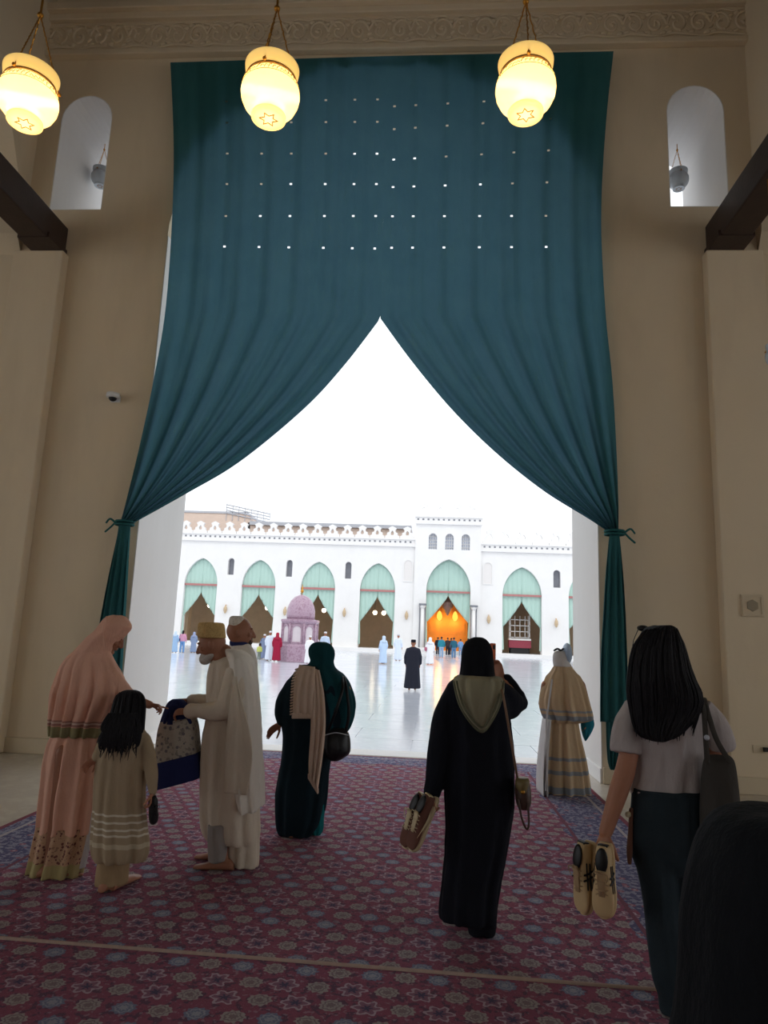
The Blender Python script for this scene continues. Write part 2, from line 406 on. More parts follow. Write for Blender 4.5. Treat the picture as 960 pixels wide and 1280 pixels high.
# dark tie beams resting on the pillar strips
for s, who in ((-1, 'left, beside the dome camera'), (1, 'right, beside the small wall lamp')):
    xc = CX+s*(PIO+.26)
    o = G().box(xc-.2, xc+.2, 1.2, YW, 6.93, 7.36).build('tie_beam', M['darkwood'], bevel=.02)
    setp(o, 'dark wooden tie beam above the pillar strip '+('near the security camera' if s < 0 else 'that carries the hexagon plaque'), 'beam', 'dark tie beams')
    G().box(xc-.23, xc+.23, YW-.5, YW-.02, 6.92, 7.0).build('bearing_pad', M['darkwood'], o)
    br = G(); br.tube([(xc+s*-.21, 6.4, 7.12), (xc+s*-.26, 6.4, 7.1), (xc+s*-.27, 6.4, 7.0)], .03, 8); br.build('hook', M['brass'], o, smooth=True)

# ------------------------------------------------------------------ carpets
CL, CR, CF = -3.41, 1.89, 10.05
NE = 3.80
cp = G().box(CL, CR, 2.6, CF, 0.0, .012).build('carpet', carpet_mat('crimson_medallion_carpet', CL, CR, CF, True))
setp(cp, 'large crimson medallion carpet with blue border reaching into the archway', 'carpet')
cn = G(); cn.add([(-6.2, -4, .012), (6, -4, .012), (6, NE-.11, .012), (-6.2, NE+.03, .012), (-6.2, -4, .028), (6, -4, .028), (6, NE-.11, .028), (-6.2, NE+.03, .028)], [(0,3,2,1),(4,5,6,7),(0,1,5,4),(1,2,6,5),(2,3,7,6),(3,0,4,7)])
cn = cn.build('carpet', carpet_mat('crimson_flower_carpet', 0, 0, 0, False)); setp(cn, 'crimson flower carpet with pale bound edge overlapping the larger one', 'carpet')
G().tube([(-6.2, NE+.025, .027), (6, NE-.115, .027)], .013, 8).build('bound_edge', plain('pale_binding', rgb(176, 152, 140), .9, .2, 30), cn, smooth=True)

# ------------------------------------------------------------------ courtyard floor
setp(G().box(-58, 46, YF, 84, -.3, -.012).build('floor_courtyard', M['marble']), 'polished white marble courtyard floor', kind='structure')
cfl = bpy.data.objects['floor_courtyard']
slabs = {}
sw, sdp = 1.9, 1.25
for j in range(15):
    for i in range(-5, 5):
        x = -1.2+i*sw+(.95 if j % 2 else 0); y = YF+.0+j*sdp
        if 'm' not in slabs:
            o = G().box(-sw/2+.006, sw/2-.006, .006, sdp-.006, -.02, 0).build('marble_slab', M['marble'], cfl, world=False); slabs['m'] = o.data
        else:
            o = bpy.data.objects.new('marble_slab', slabs['m']); C.objects.link(o); o.parent = cfl
        o.location = (x, y, random.uniform(-.0012, .0012))
# threshold slab under the archway
setp(G().box(CX-HW, CX+HW, YF-.5, YF, -.05, .006).build('trim_threshold', M['facade']), 'pale marble threshold of the archway', kind='structure')

# ------------------------------------------------------------------ the far arcade across the courtyard
FY = 84.0; FB = .42           # front face and floor level
bays = [(-28.3, 2.06, 7.3, 10.5), (-21.1, 2.08, 7.3, 10.5), (-13.8, 2.1, 7.3, 10.5), (-6.55, 2.12, 7.3, 10.55), (1.95, 2.62, 7.6, 11.25), (10.67, 2.3, 7.2, 10.6), (18.4, 2.3, 7.2, 10.6), (-35.5, 2.06, 7.3, 10.5), (-42.7, 2.06, 7.3, 10.5), (26.1, 2.3, 7.2, 10.6)]
PX0, PX1 = -2.15, 5.75       # portal block
allb = sorted(bays)
def farwall(xa, xb, ztop, y0, y1, holes, arches):
    pts = [(xb, FB), (xb, ztop), (xa, ztop), (xa, FB)]
    for (c, hw, zs, za) in arches: pts += [(c-hw, FB)]+list(reversed(arch(c, hw, zs, za, 24)))+[(c+hw, FB)]
    return G().plate(pts, holes, y0, y1)
slits = [-24.7, -17.45, -10.2, -31.9]
g = farwall(-54, PX0, 13.05, FY, FY+1.3, [win(c, .38, 8.55, 10.6) for c in slits], [b for b in allb if b[0] < PX0])
WL = setp(g.build('wall_far_left', M['facade']), 'white arcade wall with curtained arches left of the gate block', kind='structure')
g = farwall(PX1, 40, 12.7, FY, FY+1.3, [win(14.75, .42, 8.3, 10.4)], [b for b in allb if b[0] > PX1])
WR = setp(g.build('wall_far_right', M['facade']), 'white arcade wall right of the gate block', kind='structure')
ptl = [b for b in allb if PX0 < b[0] < PX1]
wins3 = [win(c, .5, 12.4, 14.35) for c in (-.05, 1.95, 3.9)]
# the two shallow niches either side of the gate arch are set into the portal flanks
g = farwall(PX0, PX1, 16.1, FY-.35, FY+1.6, wins3, ptl)
WP = setp(g.build('wall_portal', M['facade']), 'taller white gate block with three arched windows', kind='structure')
for wl_, c, zb, zt, hw in ((WL, -2.95, 8.5, 11.0, .48), (WR, 6.6, 8.5, 11.0, .5)):
    o = G().plate([(c-hw-.1, zb-.1), (c+hw+.1, zb-.1)]+arch(c, hw+.1, zt-.5, zt+.1, 12), [win(c, hw, zb, zt)], FY-.1, FY).build('niche_frame', M['facade'], wl_)
    G().plate(win(c, hw, zb, zt), [], FY-.02, FY).build('blind_niche', plain('niche_shadow_plaster', rgb(226, 222, 220), .9, .04), wl_)
for k, c in enumerate((-.05, 1.95, 3.9)):
    pane = G().box(c-.5, c+.5, FY+.2, FY+.24, 12.4, 14.4).build('window_pane', plain('grille_glass', rgb(176, 182, 196), .3, .1), WP)
    gr = G()
    for i in range(3): gr.box(c-.28+i*.28-.03, c-.28+i*.28+.03, FY+.12, FY+.18, 12.4, 14.4)
    for i in range(4): gr.box(c-.5, c+.5, FY+.12, FY+.18, 12.7+i*.42, 12.76+i*.42)
    gr.build('window_grille', M['facade'], WP)
for c in slits: G().box(c-.4, c+.4, FY+.55, FY+.6, 8.5, 10.7).build('window_pane', M['slit'], WL)
G().box(14.3, 15.2, FY+.55, FY+.6, 8.3, 10.5).build('window_pane', M['slit'], WR)
# cornices with dark blocks as the shade of small square holes, and pierced merlons
def cornice(parent, xa, xb, z, y):
    G().box(xa, xb, y-.28, y+.1, z-.12, z+.14).build('cornice', M['facade'], parent)
    G().box(xa, xb, y-.12, y+.5, z+.14, z+.72).build('parapet', M['facade'], parent)
    G().box(xa, xb, y-.3, y+.1, z+.72, z+.86).build('cornice', M['facade'], parent)
    dt = G(); x = xa+.3
    while x < xb-.3: dt.box(x, x+.22, y-.135, y-.1, z+.36, z+.56); x += .62
    o = dt.build('parapet_holes', M['slit'], parent, kind='stuff')
mer = None
def merlons(parent, xa, xb, z, y, step, hgt):
    global mer
    n = max(1, round((xb-xa)/step)); step = (xb-xa)/n
    for i in range(n):
        c = xa+(i+.5)*step
        if mer is None:
            P = [(-.85,0),(-.85,.35),(-.62,.5),(-.62,.8),(-.36,.95),(-.36,1.25),(-.5,1.45),(-.3,1.6),(0,1.78)]
            P = P+[(-x, zz) for x, zz in reversed(P[:-1])]
            P = list(reversed(P))
            hole = [(.0, 1.15), (.14, .95), (.2, .7), (.12, .5), (-.12, .5), (-.2, .7), (-.14, .95)]
            o = G().plate(P, [hole], 0, .4).build('merlon', M['facade'], parent, world=False); mer = o.data
        else:
            o = bpy.data.objects.new('merlon', mer); C.objects.link(o); o.parent = parent
        o.location = (c, y, z); o.scale = (step/1.78, 1, hgt/1.78)
cornice(WL, -54, PX0, 12.75, FY); merlons(WL, -53.8, PX0-.1, 13.6, FY, 1.83, 1.55)
cornice(WR, PX1, 40, 12.45, FY); merlons(WR, PX1+.1, 39.8, 13.3, FY, 1.97, 1.85)
cornice(WP, PX0-.15, PX1+.15, 15.55, FY-.35); merlons(WP, PX0-.1, PX1+.1, 16.4, FY-.35, 1.98, 1.75)
# step, hall behind, ceiling of the far hall
setp(G().box(-55, 41, FY-1.2, FY+12, -.3, FB).build('floor_far', M['facade']), 'raised white stone step and floor of the far arcade', kind='structure')
setp(G().box(-55, 41, FY+9, FY+9.4, FB, 12.6).build('wall_far_back', M['brownwall']), 'brown inner wall seen through the far arches', kind='structure')
setp(G().box(-55, 41, FY+1.3, FY+9.4, 12.2, 12.6).build('ceiling_far', M['darkwood']), 'dark ceiling of the far arcade', kind='structure')
for k, c in enumerate((-32, -17.4, -10.2, 7.1, 15)):
    setp(G().box(c-.9, c+.9, FY+4.6, FY+5.8, FB, 12.2).build('wall_pier', M['brownwall']), 'inner pier of the far arcade', kind='structure')
# curtains, tie rods, globes in the far arches
names = {-28.3: 'first arch beside the left jamb', -21.1: 'second arch from the left jamb', -13.8: 'arch behind the domed fountain', -6.55: 'arch just left of the gate', 1.95: 'golden gate arch', 10.67: 'arch with the white scaffold', 18.4: 'arch beside the right jamb', -35.5: 'arch hidden by the left jamb', -42.7: 'farthest arch past the left jamb', 26.1: 'farthest arch past the right jamb'}
for (c, hw, zs, za) in allb:
    top = arch(0, hw, zs, za, 40); xs = [p[0] for p in top]; zsx = [p[1] for p in top]
    portal = abs(c-1.95) < .1
    zv = 6.55 if not portal else 6.95; ze = 3.35 if not portal else 3.6
    if c < -20: zv = 6.3
    root = empty('arch_curtain', (c, FY+.5, FB), 'pale teal curtain parted into a pointed opening in the '+names[c], 'curtain', 'pale teal curtains of the far arcade')
    for sgn in (-1, 1):
        q = G(); nc = 22; nr = 14; rows = []
        for i in range(nc+1):
            u = i/nc; x = sgn*hw*u*.995; zt = float(np.interp(x, xs[::-1], zsx[::-1]))
            zb = zv-(zv-ze)*(u**.85)
            for j in range(nr+1):
                vv = j/nr; z = zt+(zb-zt)*vv
                rows.append((c+x, FY+.5+.07*math.sin(u*26+vv*2)*(.3+vv), z))
        q.add(rows, [(i*(nr+1)+j, i*(nr+1)+j+1, (i+1)*(nr+1)+j+1, (i+1)*(nr+1)+j) for i in range(nc) for j in range(nr)])
        xo = sgn*hw
        q.build('curtain_panel', M['mint'], root, smooth=True, solid=.02)
        t_ = G(); t_.tube([(c+xo*.97, FY+.5, ze+.1), (c+xo*.96, FY+.5, ze-1), (c+xo*.95, FY+.5, FB+.5)], [.07, .1, .12], 8); t_.build('curtain_tail', M['mint'], root, smooth=True)
    rod = G().box(c-hw*.985, c+hw*.985, FY+.15, FY+.33, 7.12 if not portal else 7.25, 7.36 if not portal else 7.47).build('tie_rod', M['tierod'])
    setp(rod, 'rose painted tie rod across the '+names[c], 'rod', 'tie rods of the far arcade')
for c, z, lab in ((-28.0, 4.85, 'first arch, larger of two'), (-27.0, 4.75, 'first arch, smaller of two'), (-20.6, 4.8, 'second arch'), (-13.4, 4.75, 'arch behind the fountain'), (-7.0, 4.7, 'arch beside the gate, fountain side'), (-5.9, 4.7, 'arch beside the gate, gate side')):
    root = empty('globe_lamp', (c, FY+3.2, z), 'small lit globe lamp hanging inside the far '+lab, 'lamp', 'lit globes in the far arcade')
    G().sph((c, FY+3.2, z), .27).build('globe', M['globe'], root, smooth=True); G().tube([(c, FY+3.2, z+.27), (c, FY+3.2, 12.2)], .02, 6).build('cord', M['black'], root)
PBR = plain('pale_brass', rgb(196, 172, 140), .5, .2, 6)
# brass lanterns on the piers outside
for c, z, lab in ((-24.9, 4.3, 'first and second arch'), (-17.6, 4.3, 'second arch and fountain arch'), (-10.4, 4.4, 'fountain arch and next arch'), (-2.95, 4.35, 'gate and the arch left of it'), (6.75, 4.25, 'gate and the scaffold arch'), (14.6, 4.1, 'scaffold arch and half hidden arch')):
    root = empty('wall_lantern', (c, FY-.25, z), 'small brass lantern on the white pier between '+lab, 'lantern', 'brass wall lanterns of the far arcade')
    G().lathe([(.03, .5), (.12, .38), (.2, .2), (.22, -.05), (.15, -.32), (.04, -.48)], (c, FY-.3, z), 8).build('lantern_cage', PBR, root)
    G().box(c-.03, c+.03, FY-.3, FY, z+.5, z+.58).build('bracket', M['brass'], root)
# golden gate: doors, panels, lamps, pendant, columns
gd = empty('golden_door', (1.95, FY+3.2, FB), 'glowing golden double door inside the gate arch', 'door')
for s in (-1, 1):
    lf = G().box(1.95+min(0, s*2.5), 1.95+max(0, s*2.5), FY+3.2, FY+3.35, FB, 7.4).build('door_leaf', M['gold'], gd)
    for k in range(3):
        for z0 in (.7, 2.4, 4.2):
            xx = 1.95+s*(.45+k*.75); G().box(xx-.26, xx+.26, FY+3.14, FY+3.2, z0, z0+1.4).build('door_panel', M['gold'], lf)
for s in (-1, 1):
    root = empty('amber_lamp', (1.95+s*.95, FY+2.6, 5), 'amber lamp glowing on the '+('left' if s < 0 else 'right')+' leaf of the golden door', 'lamp', 'amber gate lamps')
    G().lathe([(.03, .6), (.18, .45), (.32, .1), (.34, -.2), (.2, -.5), (.04, -.6)], (1.95+s*.95, FY+2.6, 4.6), 12).build('lamp_glass', M['amber'], root, smooth=True)
    G().box(1.95+s*.95-.05, 1.95+s*.95+.05, FY+2.6, FY+3.2, 5.15, 5.25).build('bracket', M['brass'], root)
    ld = bpy.data.lights.new('amber_light', 'POINT'); ld.energy = 110; ld.color = (1, .6, .16); ld.shadow_soft_size = .4
    lo = bpy.data.objects.new('amber_light', ld); C.objects.link(lo); lo.location = (1.95+s*.95, FY+2.2, 4.0)
ch = empty('crystal_pendant', (1.95, FY+.9, 5.2), 'dark faceted pendant hanging in the tip of the gate curtain', 'pendant')
G().lathe([(.05, 1.6), (.75, .9), (.62, .3), (.05, -.7)], (1.95, FY+1.75, 5.3), 8).build('crystal_body', plain('smoky_crystal', rgb(120, 96, 92), .3, .5, 4), ch)
G().tube([(1.95, FY+1.75, 6.9), (1.95, FY+1.75, 12.2)], .03, 6).build('chain', M['black'], ch)
for x, lab in ((-1.05, 'left'), (4.95, 'right')):
    root = empty('column', (x, FY-.9, FB), 'slender white marble column with dark edges on the %s of the gate' % lab, 'column', 'gate columns')
    G().lathe([(.2, .3), (.19, 4.9)], (x, FY-.9, FB), 16).build('shaft', M['facade'], root, smooth=True)
    G().box(x-.42, x+.42, FY-1.3, FY-.5, FB, FB+.3).build('plinth', M['facade'], root); G().box(x-.45, x+.45, FY-1.3, FY-.4, FB+5.2, FB+5.4).build('abacus', M['slit'], root)
    G().lathe([(.2, 4.85), (.3, 5.0), (.38, 5.2)], (x, FY-.9, FB), 16).build('capital', M['facade'], root, smooth=True)
    for s in (-1, 1): G().box(x+s*.33-.05, x+s*.33+.05, FY-.5, FY-.4, FB, FB+5.2).build('edge_strip', M['slit'], root)
# white scaffold trolley in the right arch
sf = empty('scaffold', (10.7, FY+2.2, FB), 'white metal scaffold rack with red base inside the far right arch', 'scaffold')
for x in (9.55, 11.85):
    for y in (0, 1.2): G().box(x-.05, x+.05, FY+2.2+y, FY+2.3+y, FB, 5.0).build('upright', M['facade'], sf)
for z in (2.3, 3.0, 3.7, 4.4): G().box(9.5, 11.9, FY+2.2, FY+2.28, z, z+.08).build('rail', M['facade'], sf)
for x in (10.1, 10.7, 11.3): G().box(x-.03, x+.03, FY+2.2, FY+2.26, 2.3, 4.9).build('bar', M['facade'], sf)
G().box(9.4, 12, FY+2.0, FY+3.4, 1.1, 2.0).build('base_box', plain('red_box', rgb(150, 60, 76), .6), sf)
G().box(9.4, 12, FY+1.9, FY+3.4, 2.0, 2.2).build('shelf', M['facade'], sf)
G().box(9.5, 11.9, FY+2.2, FY+3.2, FB, 1.1).build('wheel_frame', M['black'], sf)
# buildings behind the left arcade
bd = empty('building', (-27, FY+14, 0), 'pale pink block building with roof railing behind the arcade', 'building')
G().box(-44, -26.6, FY+12, FY+24, 0, 18.2).build('walls', M['palebrick'], bd); G().box(-44, -26.4, FY+11.9, FY+24, 18.2, 18.5).build('roof_edge', M['greymetal'], bd)
rl = G()
for k in range(8): rl.box(-29.5+k*.9, -29.43+k*.9, FY+11.9, FY+12, 17.2, 19.6-.16*k)
for k in range(4): rl.tube([(-29.5, FY+11.9, 19.5-k*.4), (-23.2, FY+11.9, 18.3-k*.4)], .08, 6)
rl.build('railing', M['greymetal'], bd)
G().box(-26.6, -25.8, FY+12, FY+14, 14, 17.6).build('stair_wall', M['palebrick'], bd); G().box(-26.2, -25.4, FY+11.8, FY+12, 15.2, 17).build('dark_doorway', M['black'], bd)
rf = empty('roof_shed', (-12, FY+12, 0), 'long grey roof edge showing above the left merlons', 'roof')
G().box(-25.5, -3.0, FY+10, FY+16, 16.4, 16.9).build('roof_slab', M['greymetal'], rf); G().box(-25.5, -3.2, FY+10.5, FY+16, 0, 16.4).build('walls', M['palebrick'], rf)

# ------------------------------------------------------------------ domed fountain in the courtyard
fx, fy = -8.1, 43.4
ft = empty('fountain', (fx, fy, 0), 'purple marble domed fountain kiosk standing in the courtyard', 'fountain')
PM = M['purple']
def octa(rr): return rr/math.cos(PI/8)
G().lathe([(octa(1.14), 0), (octa(1.14), .95), (octa(1.06), 1.02), (octa(1.06), 1.1)], (fx, fy, 0), 8, PI/8).build('base', PM, ft)
body = G().lathe([(octa(.99), 1.1), (octa(.99), 2.35)], (fx, fy, 0), 8, PI/8).build('body', PM, ft)
G().lathe([(octa(1.04), 2.3), (octa(1.12), 2.42), (octa(1.12), 2.54), (octa(.9), 2.58)], (fx, fy, 0), 8, PI/8).build('cornice', PM, ft)
for k in range(8):
    a = PI/4*k+PI/2; ca, sa = math.cos(a), math.sin(a); q = G().plate([(-.34, 1.12), (.34, 1.12)]+arch(0, .34, 1.85, 2.28, 12), [win(0, .25, 1.2, 2.15)], -.05, 0)
    q.v = [(fx+p[0]*-sa*-1*-1+ca*(.99-p[1]), fy+p[0]*ca+sa*(.99-p[1]), p[2]) for p in q.v]; q.build('arch_frame', PM, body)
    q = G().plate(win(0, .25, 1.2, 2.15), [], -.012, 0); q.v = [(fx-p[0]*sa+ca*(.99-p[1]), fy+p[0]*ca+sa*(.99-p[1]), p[2]) for p in q.v]
    q.build('niche', plain('pale_marble_niche', rgb(206, 196, 202), .3, .1) if k == 0 else bpy.data.materials['pale_marble_niche'], body)
    a2 = a+PI/8; G().tube([(fx+octa(1.02)*math.cos(a2), fy+octa(1.02)*math.sin(a2), 1.1), (fx+octa(1.02)*math.cos(a2), fy+octa(1.02)*math.sin(a2), 2.32)], .07, 8, ends=False).build('colonnette', PM, body, smooth=True)
G().lathe([(.86, 2.56), (.88, 2.8), (.87, 3.1), (.8, 3.4), (.66, 3.7), (.45, 3.93), (.2, 4.06), (.03, 4.1)], (fx, fy, 0), 32).build('dome', PM, ft, smooth=True)
G().lathe([(.03, 4.08), (.03, 4.2), (.1, 4.28), (.1, 4.36), (.03, 4.42), (.07, 4.5), (.03, 4.58), (.01, 4.75)], (fx, fy, 0), 12).build('finial', M['brass'], ft, smooth=True)

# ------------------------------------------------------------------ the great teal curtain (two panels tied back)
def curtain_mat():
    t = NT('deep_teal_cloth'); v = t.coord()
    n = t.noise(v, 2.0, 4); c = t.mix(n, rgb(52, 110, 112), rgb(68, 126, 126))
    wv = t.noise(v, 6, 4, .6, (1.5, 1, .12)); nm = t.bump(t.math('ADD', wv, t.math('MULTIPLY', t.noise(v, 300, 2), .04)), .35, .05)
    b = t.bsdf(c, .9, nm, 0, .1)
    tr = t.n.new('ShaderNodeBsdfTranslucent'); t.put(tr.inputs[0], t.mix(n, rgb(66, 98, 118), rgb(82, 112, 128)))  # bluish transmission puts the hazy veil over the panels into the colour
    mx = t.n.new('ShaderNodeMixShader'); mx.inputs[0].default_value = .42; t.l.new(b, mx.inputs[1]); t.l.new(tr.outputs[0], mx.inputs[2])
    return t.done(mx.outputs[0])
M['curtain'] = curtain_mat()
YC = 8.84
HC = {-1: [283, 326, 363, 406, 442, 470], 1: [491, 517, 556, 600, 640, 683]}
HR = [126, 153, 192, 230, 270, 309]
def along(pts, t):
    """point at parameter t (0..1, per listed param) by linear interpolation"""
    ts = [p[2] for p in pts]; return np.interp(t, ts, [p[0] for p in pts]), np.interp(t, ts, [p[1] for p in pts])
def smooth_curve(pts, n=60):
    q = catmull(pts, n); q[:, 2] = np.maximum.accumulate(q[:, 2]); return q
def main_panel(s):
    if s < 0:
        O = [(213, 78, 0), (217, 180, .18), (215, 275, .34), (207, 385, .53), (193, 470, .68), (175, 555, .83), (158, 625, .95), (150, 654, 1)]
        I = [(482, 70, 0), (481, 180, .18), (479, 275, .34), (475.5, 398, .53), (430, 457, .64), (380, 511, .74), (300, 577, .86), (233, 617, .94), (163, 656, 1)]
        tail = [(654, 149, 163), (670, 147, 162), (700, 141, 160), (750, 131, 157), (800, 122, 154), (860, 110, 150), (910, 102, 147), (928, 99, 146)]
        lab = 'teal curtain half tied back beside the pink robed woman, tail to the floor'
    else:
        O = [(767, 64, 0), (757, 160, .17), (751.5, 275, .35), (757, 390, .55), (765, 470, .68), (770, 550, .82), (773, 625, .94), (773, 666, 1)]
        I = [(482, 70, 0), (481, 180, .17), (479, 275, .35), (475.5, 398, .55), (515, 452, .64), (565, 512, .74), (620, 566, .83), (680, 614, .91), (735, 648, .97), (762, 666, 1)]
        tail = [(666, 762, 774), (685, 760, 776), (720, 757, 779), (770, 754, 782), (820, 751, 784), (870, 750, 786), (902, 750, 787)]
        lab = 'teal curtain half tied back beside the long haired woman'
    O = smooth_curve(O); I = np.vstack([np.array(I[:3], float), smooth_curve(I[3:], 40)])
    us = set(np.linspace(0, 1, 71)); vs = set(np.linspace(0, 1, 81)); holes = []
    hu, hv = [], []
    for x in HC[s]:
        o = along(O, .3)[0]; i = along(I, .3)[0]; u = (x-o)/(i-o); e = .0058; hu.append((u-e, u+e))
        us = {q for q in us if abs(q-u) > .011}; us |= {u-e, u+e}
    for y in HR:
        ts = np.linspace(0, 1, 400); yy = [(.5*along(O, q)[1]+.5*along(I, q)[1]) for q in ts]; v = float(np.interp(y, yy, ts)); e = .0019; hv.append((v-e, v+e))
        vs = {q for q in vs if abs(q-v) > .006}; vs |= {v-e, v+e}
    us, vs = sorted(us), sorted(vs); q = []; ph = 1.3 if s > 0 else 0
    for v in vs:
        ox, oy = along(O, v); ix, iy = along(I, v)
        for u in us:
            px, py = ox+(ix-ox)*u, oy+(iy-oy)*u
            k = max(0, (v-.35)/.65); pinch = max(0, (v-.8)/.2)
            amp = (.025+.05*k)*(1 if v > .6 else min(1, (1-u)*9+max(0, v-.5)*8))
            d = amp*math.sin(u*(2*PI*6.5)+ph+.8*math.sin(v*5))+.4*amp*math.sin(u*2*PI*15+v*3)
            d += -.10*k*k*(1-u)*0-.05*pinch
            sag = .10*math.sin(PI*u)*k*(1-pinch)
            q.append(at(px, py, YC+d*(1-.5*pinch)-sag))
    nu = len(us); fs = []
    for j in range(len(vs)-1):
        for i in range(nu-1):
            if any(a <= us[i]+1e-9 and us[i+1] <= b+1e-9 for a, b in hu) and any(a <= vs[j]+1e-9 and vs[j+1] <= b+1e-9 for a, b in hv): continue
            fs.append((j*nu+i, j*nu+i+1, (j+1)*nu+i+1, (j+1)*nu+i))
    base = at(tail[-1][1], 930 if s < 0 else 975, YC)
    root = empty('curtain', (base[0], YC, 0), lab, 'curtain', 'great curtain halves')
    g = G(); g.add(q, fs if s > 0 else [tuple(reversed(f)) for f in fs]); g.build('curtain_panel', M['curtain'], root, smooth=True)
    def fall(rows, ph, dy=0, dep=.07):
        rings = []
        for r in catmull(rows, 26):
            L, R = at(r[1], r[0], YC-.04+dy), at(r[2], r[0], YC-.04+dy); c = (L+R)/2; a = (R-L)/2; n = 72; t_ = min(1, (r[0]-rows[0][0])/60)
            rings.append([c+a*math.cos(2*PI*j/n)*(1+.03*math.sin(6*2*PI*j/n))+np.array([0, 1, 0])*(dep*math.sin(2*PI*j/n)*(.7+.0)+.022*t_*math.sin(2*PI*j/n*9+ph)) for j in range(n)])
        return G().loft(rings)
    fall(tail, .5).build('curtain_tail', M['curtain'], root, smooth=True)
    if s > 0: fall([(890, 757, 778), (930, 758, 775), (952, 760, 771), (962, 763, 769)], 1.2, .05, .04).build('lining_tail', M['curtain'], root, smooth=True)
    c = at((tail[0][1]+tail[0][2])/2, tail[0][0], YC-.04); r = .115
    g = G()
    for dz in (-.02, .02): g.tube([(c[0]+r*math.cos(a*PI/8), c[1]+.1*math.sin(a*PI/8), c[2]+dz) for a in range(17)], .016, 6)
    g.tube([(c[0]+s*r, c[1]-.03, c[2]), (c[0]+s*.19, c[1]-.03, c[2]+.05), (c[0]+s*.24, c[1]-.02, c[2]+.0)], .013, 6, m=8)
    g.tube([(c[0]+s*r, c[1]-.03, c[2]), (c[0]+s*.17, c[1]-.03, c[2]-.06), (c[0]+s*.24, c[1]-.02, c[2]-.12)], .013, 6, m=8)
    g.build('tie_cord', M['rope'], root, smooth=True)
    hk = G(); hk.tube([(c[0]+s*.1, c[1], c[2]+.01), (c[0]+s*.14, YW, c[2]+.01)], .012, 6); hk.build('wall_hook', M['black'], root)
main_panel(-1); main_panel(1)
# header rail hidden behind the curtain's top edge
o = G().tube([at(222, 92, YC+.09), at(755, 84, YC+.09)], .03, 10).build('curtain_rail', M['darkwood'], smooth=True); setp(o, 'dark rail carrying the teal curtain under the frieze', 'rail')

# ------------------------------------------------------------------ glass lanterns
def glow_glass():
    t = NT('warm_lit_glass'); v = t.coord(); x, y, z = t.sep(v)
    n = t.noise(v, 28, 3)
    e = t.n.new('ShaderNodeEmission'); t.put(e.inputs[0], t.mix(n, (1, .66, .2, 1), (1, .72, .27, 1))); e.inputs[1].default_value = .35
    tr = t.n.new('ShaderNodeBsdfTranslucent'); tr.inputs[0].default_value = (.95, .86, .62, 1)
    df = t.bsdf((.8, .7, .45, 1), .25, t.bump(t.noise(v, 40, 3), .2, .01))
    m1 = t.n.new('ShaderNodeMixShader'); m1.inputs[0].default_value = .75; t.l.new(df, m1.inputs[1]); t.l.new(tr.outputs[0], m1.inputs[2])
    a = t.n.new('ShaderNodeAddShader'); t.l.new(m1.outputs[0], a.inputs[0]); t.l.new(e.outputs[0], a.inputs[1])
    return t.done(a.outputs[0])
M['glow'] = glow_glass(); M['bulb'] = emit('bulb', (1, .9, .68, 1), 55)
M['etch'] = plain('etched_brown', rgb(150, 110, 50), .6, .2)
M['paleglass'] = plain('pale_grey_glass', rgb(196, 204, 212), .25, .1)
PROF = [(r, h*.78) for r, h in [(.215, .30), (.205, .285), (.195, .25), (.2, .215), (.235, .17), (.262, .09), (.27, .0), (.262, -.07), (.235, -.15), (.19, -.22), (.152, -.265), (.15, -.28)]]
